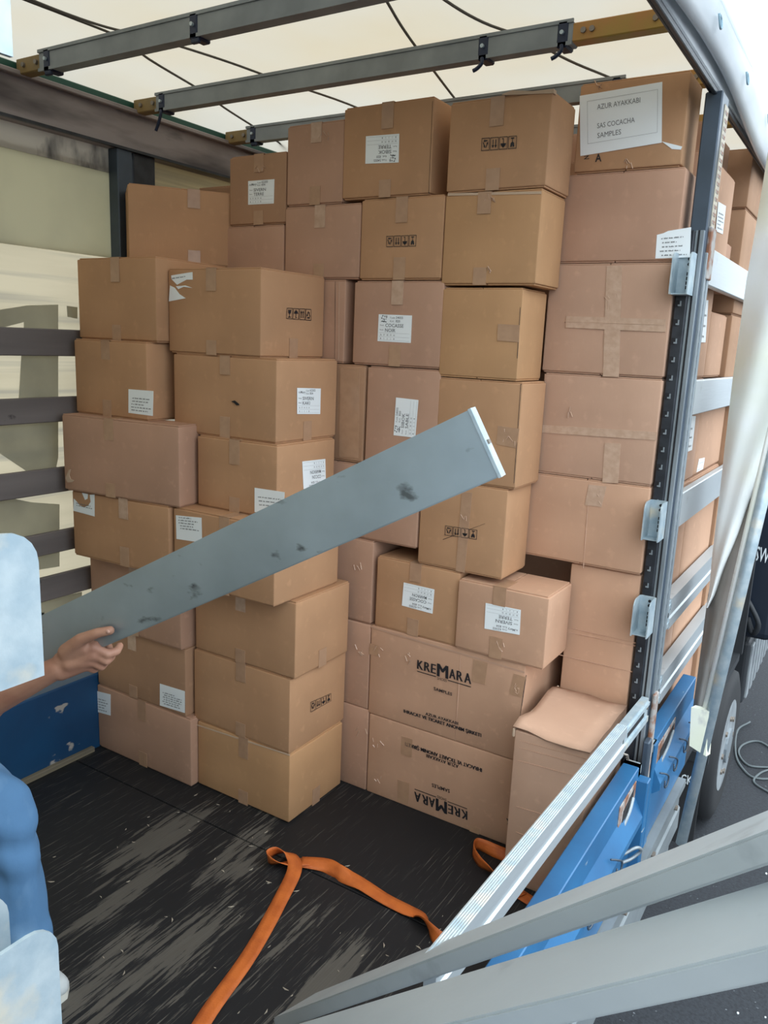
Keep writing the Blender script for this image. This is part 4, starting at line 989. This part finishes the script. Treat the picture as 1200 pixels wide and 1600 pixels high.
# ================================================================== loose boards in the foreground
def loose_board(label, stA, stB, extA=0.0, extB=0.0):
    """each station: U, M, L photograph points (far edge, near edge, lower edge) with depths"""
    S = []
    for (u, m_, l, du, dm, dl) in (stA, stB):
        S.append([at(*u, du), at(*m_, dm), at(*l, dl)])
    d = [S[1][i] - S[0][i] for i in range(3)]
    a = [S[0][i] - d[i] * extA for i in range(3)]; b = [S[1][i] + d[i] * extB for i in range(3)]
    # square the section up: same U, L offsets from M at both ends
    def sec(p, q):
        u, l = q[0] - q[1], q[2] - q[1]; return u, l
    dirv = (b[1] - a[1]).normalized()
    u, l = sec(None, S[0]); u = (u - dirv * u.dot(dirv)); u = u.normalized() * .128
    l = l - dirv * l.dot(dirv); l = l - u.normalized() * l.dot(u.normalized()); l = l.normalized() * .030
    t = thing('loose_slat', label, 'slat', tuple((a[1] + b[1]) / 2), 'loose slats in the foreground')
    def ring(p): return [p, p + u, p + u + l, p + l]
    bm = bmesh.new(); prism(bm, ring(a[1]), ring(b[1])); bmesh.ops.bevel(bm, geom=[e_ for e_ in bm.edges if e_.calc_length() > .4], offset=.003, segments=2, affect='EDGES')
    obj('board', bm, 'aluminium_board', t)
    return t
loose_board('upper loose aluminium slat crossing the bottom right corner',
            ((1200, 1268), (1200, 1297), (1200, 1352), .925, .80, .806), ((700, 1475), (700, 1487), (700, 1521), 1.425, 1.30, 1.306), .35, 1.35)
loose_board('lower broad loose aluminium slat at the bottom right corner',
            ((1200, 1381), (1200, 1479), (1200, 1521), .815, .70, .712), ((700, 1529), (700, 1600), (700, 1640), 1.115, 1.0, 1.012), .35, 1.5)

# ================================================================== slat held in the hand
he, hh = at(763, 690, 1.39), at(165, 962, 1.83)
ua = (he - hh).normalized(); nn = (CAM - (he + hh) / 2); nn = (nn - ua * nn.dot(ua)).normalized(); va_ = nn.cross(ua).normalized()
if va_.z < 0: va_ = -va_
SL0 = hh - ua * .50
hs = thing('side_slat', 'long grey aluminium slat held up diagonally by the worker', 'slat', tuple(hh), 'slats of the open side')
def hring(p, hw=.064, th=.013): return [p + va_ * a + nn * b for a, b in ((-hw, -th), (-hw, th), (hw, th), (hw, -th))]
bm = bmesh.new(); prism(bm, hring(SL0), hring(he - ua * .004)); bmesh.ops.bevel(bm, geom=[e_ for e_ in bm.edges if e_.calc_length() > .4], offset=.002, segments=2, affect='EDGES'); obj('board', bm, 'aluminium', hs)
bm = bmesh.new(); prism(bm, hring(he - ua * .006, .0655, .0145), hring(he, .0655, .0145)); cap = obj('end_cap', bm, 'galvanised', hs)
bm = bmesh.new()
for a in (.0,):
    c = he + va_ * a + ua * .0; prism(bm, [c + nn * x + va_ * y for x, y in ((-.006, -.004), (.006, -.004), (.006, .004), (-.006, .004))], [c + ua * .003 + nn * x + va_ * y for x, y in ((-.006, -.004), (.006, -.004), (.006, .004), (-.006, .004))])
obj('slot', bm, 'bolt_steel', cap)

# ================================================================== orange lashing straps
def ribbon(pts, w_=.048, k=6, thick=.0022, up=None):
    """pts: (x, y, z, tilt) centre points, tilt in degrees about the path"""
    P = smooth_path([p[:3] for p in pts], k); T = []
    for i in range(len(pts) - 1):
        for j in range(k): T.append(pts[i][3] + (pts[i + 1][3] - pts[i][3]) * j / k)
    T.append(pts[-1][3]); rows = []
    for i, p in enumerate(P):
        t = (P[min(i + 1, len(P) - 1)] - P[max(i - 1, 0)]).normalized()
        s = t.cross(Vector((0, 0, 1))); s = s.normalized() if s.length > 1e-4 else Vector((1, 0, 0))
        s = Matrix.Rotation(math.radians(T[i]), 3, t) @ s
        rows.append([p + s * w_ * a for a in (-.5, -.17, .17, .5)])
    return sheet(bmesh.new(), rows, thick)
st = thing('lashing_strap', 'long orange lashing strap with a folded loop on the floor', 'strap', (1.25, 1.9, 0), 'orange lashing straps')
def fp(x, y, z=.006, tilt=0): q_ = onp(x, y, 2, z); return (q_.x, q_.y, z, tilt)
obj('webbing', ribbon([fp(285, 1652), fp(325, 1583), fp(379, 1508), fp(410, 1458), fp(437, 1408), fp(460, 1360, .02, 5), fp(455, 1336, .032, 20), fp(434, 1329, .036, 60), fp(418, 1337, .032, 95), fp(426, 1347, .02, 120), fp(452, 1349, .016, 165), fp(483, 1346, .01, 180)], .05), 'orange_web', st, True)
obj('webbing', ribbon([fp(470, 1347, .013, 5), fp(508, 1352, .012, 25), fp(528, 1362, .016, 55), fp(545, 1372, .013, 25), fp(567, 1383, .012, 5), fp(600, 1404), fp(633, 1421), fp(655, 1431, .01, -10), fp(666, 1444, .024, -70), fp(680, 1463, .02, -110), fp(700, 1482, .008, -180)], .05), 'orange_web', st, True)
s2 = thing('lashing_strap', 'short orange strap end curling out beside the bottom logo carton', 'strap', (1.75, 2.3, 0), 'orange lashing straps')
obj('webbing', ribbon([fp(815, 1400, .01, 0), fp(786, 1372, .016, 15), fp(765, 1358, .022, 60), fp(748, 1345, .027, 88), fp(739, 1328, .027, 92), fp(744, 1318, .026, 90), fp(758, 1322, .024, 75), fp(775, 1330, .02, 60), fp(795, 1338, .015, 35)], .045), 'orange_web', s2, True)
s3 = thing('lashing_strap', 'flat orange strap piece under the front right corner carton', 'strap', (1.96, 2.28, 0), 'orange lashing straps')
obj('webbing', ribbon([fp(790, 1380), fp(815, 1398), fp(850, 1420), fp(880, 1440)], .048), 'orange_web', s3, True)
bm = bmesh.new(); rnd = random.Random(8)
for k in range(60):
    x, y = rnd.uniform(0.5, 1.9), rnd.uniform(1.2, 2.1); s_ = rnd.uniform(.003, .011); a = rnd.random() * 3
    c, s = math.cos(a) * s_, math.sin(a) * s_
    prism(bm, [Vector((x - c, y - s, .0002)), Vector((x + s * .4, y - c * .4, .0002)), Vector((x + c, y + s, .0002))], [Vector((x - c, y - s, .002)), Vector((x + s * .4, y - c * .4, .002)), Vector((x + c, y + s, .002))])
o = obj('litter', bm, 'cream_steel'); o['kind'] = 'stuff'; o['label'] = 'pale chips of debris scattered on the dark truck floor'; o['category'] = 'debris'

# ================================================================== the worker
def capsule(bm, a, b, ra, rb, n=14, flat=None):
    a, b = Vector(a), Vector(b); t = (b - a); L = t.length; t = t.normalized() if L > 1e-6 else Vector((0, 0, 1))
    pts, rad = [], []
    for k in range(5): an = math.pi / 2 * (1 - k / 4); pts.append(a - t * ra * math.sin(an)); rad.append(max(1e-4, ra * math.cos(an)))
    for k in range(5): an = math.pi / 2 * k / 4; pts.append(b + t * rb * math.sin(an)); rad.append(max(1e-4, rb * math.cos(an)))
    tube(bm, pts, rad, n); return bm
def ellipsoid(bm, c, r, M=None):
    m_ = Matrix.Translation(Vector(c)) @ (M.to_4x4() if M else Matrix.Identity(4)) @ Matrix.Diagonal((*r, 1))
    bmesh.ops.create_uvsphere(bm, u_segments=20, v_segments=12, radius=1, matrix=m_)
def fuse(name, bm, m, parent, voxel, smooth=4, disp=None):
    """closed overlapping forms melted into one continuous skin"""
    bmesh.ops.recalc_face_normals(bm, faces=bm.faces[:])
    me = bpy.data.meshes.new('form'); bm.to_mesh(me); bm.free()
    o = bpy.data.objects.new('form', me); COL.objects.link(o)
    r_ = o.modifiers.new('r', 'REMESH'); r_.mode = 'VOXEL'; r_.voxel_size = voxel
    s_ = o.modifiers.new('s', 'SMOOTH'); s_.iterations = smooth; s_.factor = .5
    dg = bpy.context.evaluated_depsgraph_get(); dg.update()
    me2 = bpy.data.meshes.new_from_object(o.evaluated_get(dg)); bpy.data.objects.remove(o)
    if disp:
        for v in me2.vertices: v.co += v.normal * disp(v.co)
    me2.transform(inv(parent)); me2.name = name
    return link(name, me2, m, parent, True)

wk = thing('person', 'worker at the left edge in blue jeans, reaching in to hold the slat', 'person', (.75, 1.05, 0))
wrist = at(90, 1043, 1.86); elbow = at(-62, 1122, 1.93)
shR = Vector((.72, .80, 1.27)); shL = Vector((.60, 1.16, 1.27)); neck = Vector((.65, .98, 1.36)); pel = Vector((.50, 1.0, .84))
head = Vector((.72, 1.00, 1.53))
bm = bmesh.new()
capsule(bm, wrist, elbow, .0265, .044); capsule(bm, elbow.lerp(wrist, .28), elbow.lerp(wrist, .1), .044, .043); capsule(bm, elbow, shR, .042, .056)
elL = Vector((.66, 1.33, 1.02)); wrL = Vector((.80, 1.17, .925)); capsule(bm, shL, elL, .056, .042); capsule(bm, elL, wrL, .043, .027)
capsule(bm, shR, shL, .065, .065); capsule(bm, (shR + shL) / 2, pel, .125, .125); capsule(bm, (shR * .7 + shL * .3), pel + Vector((0, -.07, .05)), .10, .10); capsule(bm, (shL * .7 + shR * .3), pel + Vector((0, .07, .05)), .10, .10)
capsule(bm, neck - Vector((.02, 0, .08)), head - Vector((.0, 0, .05)), .058, .055)
ellipsoid(bm, head + Vector((-.01, 0, .03)), (.098, .078, .115)); ellipsoid(bm, head + Vector((.03, 0, -.055)), (.062, .056, .062))
capsule(bm, head + Vector((.082, 0, .012)), head + Vector((.106, 0, -.022)), .010, .016)      # nose
capsule(bm, head + Vector((.076, -.022, -.062)), head + Vector((.076, .022, -.062)), .012, .012)  # lips
for s in (-1, 1):
    ellipsoid(bm, head + Vector((-.005, s * .080, -.01)), (.024, .012, .034)); capsule(bm, head + Vector((.080, s * .016, .034)), head + Vector((.072, s * .050, .032)), .011, .009)
hipR, hipL = pel + Vector((.02, -.09, -.02)), pel + Vector((0, .09, -.02))
kneeR, ankR = at(-2, 1262, 2.13), Vector((.915, 1.13, .10)); kneeL, ankL = Vector((.46, 1.16, .44)), Vector((.34, 1.20, .09))
for h_, k_, a_ in ((hipR, kneeR, ankR), (hipL, kneeL, ankL)): capsule(bm, h_, k_, .082, .056); capsule(bm, k_, a_, .054, .036)
# right hand: back of the hand to the camera, thumb over the slat face, fingers round its lower edge
def H(x, y, d): return at(x, y, d)
mcp = [H(146, 1011, 1.838), H(146, 1022, 1.842), H(141, 1032, 1.850), H(133, 1040, 1.858)]
for k, (mc, rr_) in enumerate(zip(mcp, (.0165, .0165, .0155, .014))):
    capsule(bm, wrist.lerp(mc, .12) + Vector((0, 0, .012 - .008 * k)), mc, .021, rr_)
capsule(bm, H(105, 1020, 1.845), H(132, 1012, 1.835), .022, .018); capsule(bm, H(108, 1036, 1.85), H(132, 1030, 1.848), .020, .018)
fing = [[mcp[0], H(168, 1022, 1.842), H(182, 1018, 1.862), H(187, 1009, 1.880)],
        [mcp[1], H(166, 1033, 1.848), H(174, 1026, 1.880), H(170, 1010, 1.893)],
        [mcp[2], H(158, 1042, 1.856), H(164, 1036, 1.886), H(160, 1020, 1.898)],
        [mcp[3], H(147, 1047, 1.866), H(152, 1042, 1.890), H(149, 1029, 1.900)]]
for f_, r0 in zip(fing, (.0108, .0108, .0102, .0090)):
    for i in range(3): capsule(bm, f_[i], f_[i + 1], (r0 * 1.12, r0, r0 * .95)[i], (r0, r0 * .95, r0 * .86)[i])
th = [H(104, 1018, 1.84), H(127, 999, 1.812), H(152, 989, 1.797), H(172, 985, 1.797)]
for i in range(3): capsule(bm, th[i], th[i + 1], (.020, .0150, .0118)[i], (.0155, .0120, .0108)[i])
# left hand on the far end of the slat
pl = SL0 + ua * .10 - nn * .03 - va_ * .05
capsule(bm, wrL, pl, .026, .032)
for k in range(4):
    b0 = pl + ua * (.022 * (k - 1.2)); b1 = b0 - va_ * .042 + nn * .012; b2 = b1 + nn * .045 + va_ * .008; b3 = b2 + va_ * .03 + nn * .004
    capsule(bm, b0, b1, .011, .010); capsule(bm, b1, b2, .010, .0095); capsule(bm, b2, b3, .0095, .0085)
capsule(bm, pl - ua * .03, pl + va_ * .05 - ua * .035, .015, .012); capsule(bm, pl + va_ * .05 - ua * .035, pl + va_ * .085 - ua * .03, .012, .0105)
fuse('body', bm, 'skin', wk, .0042, 3)
bm = bmesh.new(); ellipsoid(bm, th[3] + nn * .009 + ua * .001, (.006, .0035, .005)); obj('thumb_nail', bm, 'nail', wk, True)
bm = bmesh.new()
ellipsoid(bm, head + Vector((-.022, 0, .05)), (.100, .086, .112)); ellipsoid(bm, head + Vector((-.06, 0, -.01)), (.055, .074, .08))
hair = fuse('hair', bm, 'hair_dark', wk, .008, 2)
for s in (-1, 1):
    bm = bmesh.new(); ellipsoid(bm, head + Vector((.075, s * .031, .014)), (.010, .013, .0065)); e_ = obj('eye', bm, 'eye_white', wk, True)
    bm = bmesh.new(); ellipsoid(bm, head + Vector((.0835, s * .031, .014)), (.0025, .0052, .0052)); obj('iris', bm, 'hole_dark', e_, True)
bm = bmesh.new()                                              # T-shirt
capsule(bm, shR, shL, .080, .080); capsule(bm, (shR + shL) / 2, pel, .140, .140); capsule(bm, (shR * .7 + shL * .3), pel + Vector((0, -.07, .03)), .117, .122); capsule(bm, (shL * .7 + shR * .3), pel + Vector((0, .07, .03)), .117, .122)
capsule(bm, shR, shR.lerp(elbow, .5), .074, .066); capsule(bm, shL, shL.lerp(elL, .5), .074, .066)
fuse('shirt', bm, 'shirt_grey', wk, .010, 3, lambda c: .004 * math.sin(c.z * 40 + c.x * 25))
bm = bmesh.new()                                              # jeans, loose and bunched above the shoe
capsule(bm, pel + Vector((0, -.06, .0)), pel + Vector((0, .06, .0)), .128, .128)
for h_, k_, a_ in ((hipR, kneeR, ankR), (hipL, kneeL, ankL)):
    capsule(bm, h_, k_, .104, .086); capsule(bm, k_, k_.lerp(a_, .55), .086, .080); capsule(bm, k_.lerp(a_, .55), a_ + Vector((0, 0, .02)), .080, .072)
fuse('jeans', bm, 'denim', wk, .009, 3, lambda c: .006 * math.sin(c.z * 55 + c.x * 30 + c.y * 18) * (.5 + .5 * math.sin(c.z * 17)) + .004 * math.sin(c.x * 70 + c.z * 21))
for a_, dr in ((ankR, Vector((1, .06, 0)).normalized()), (ankL, Vector((1, .3, 0)).normalized())):
    heel = Vector((a_.x, a_.y, 0)) - dr * .08; M3 = Matrix((dr, Vector((-dr.y, dr.x, 0)), Vector((0, 0, 1)))).transposed()
    out = [(-.01, 0), (0, .032), (.05, .038), (.13, .040), (.19, .046), (.235, .036), (.258, .010), (.258, -.012), (.235, -.038), (.19, -.046), (.13, -.038), (.05, -.036), (0, -.030)]
    P = [heel + M3 @ Vector((x - .02, y, 0)) for x, y in out]
    sole = prism(bmesh.new(), [p + Vector((0, 0, .001)) for p in P], [p + Vector((0, 0, .026)) for p in P])
    bm = bmesh.new(); capsule(bm, heel + dr * .03 + Vector((0, 0, .045)), heel + dr * .19 + Vector((0, 0, .034)), .040, .034); capsule(bm, heel + dr * .03 + Vector((0, 0, .045)), a_ + Vector((0, 0, .0)), .040, .046); capsule(bm, heel + dr * .12 + Vector((0, 0, .03)), heel + dr * .205 + Vector((0, 0, .03)), .044, .036)
    for v in bm.verts: v.co.z = max(v.co.z, .018)
    sh = fuse('shoe', bm, 'shoe_canvas', wk, .008, 2); obj('sole', sole, 'shoe_sole', sh)

if _tob.name in COL.objects: COL.objects.unlink(_tob)
bpy.data.objects.remove(_tob)
bpy.context.view_layer.update()
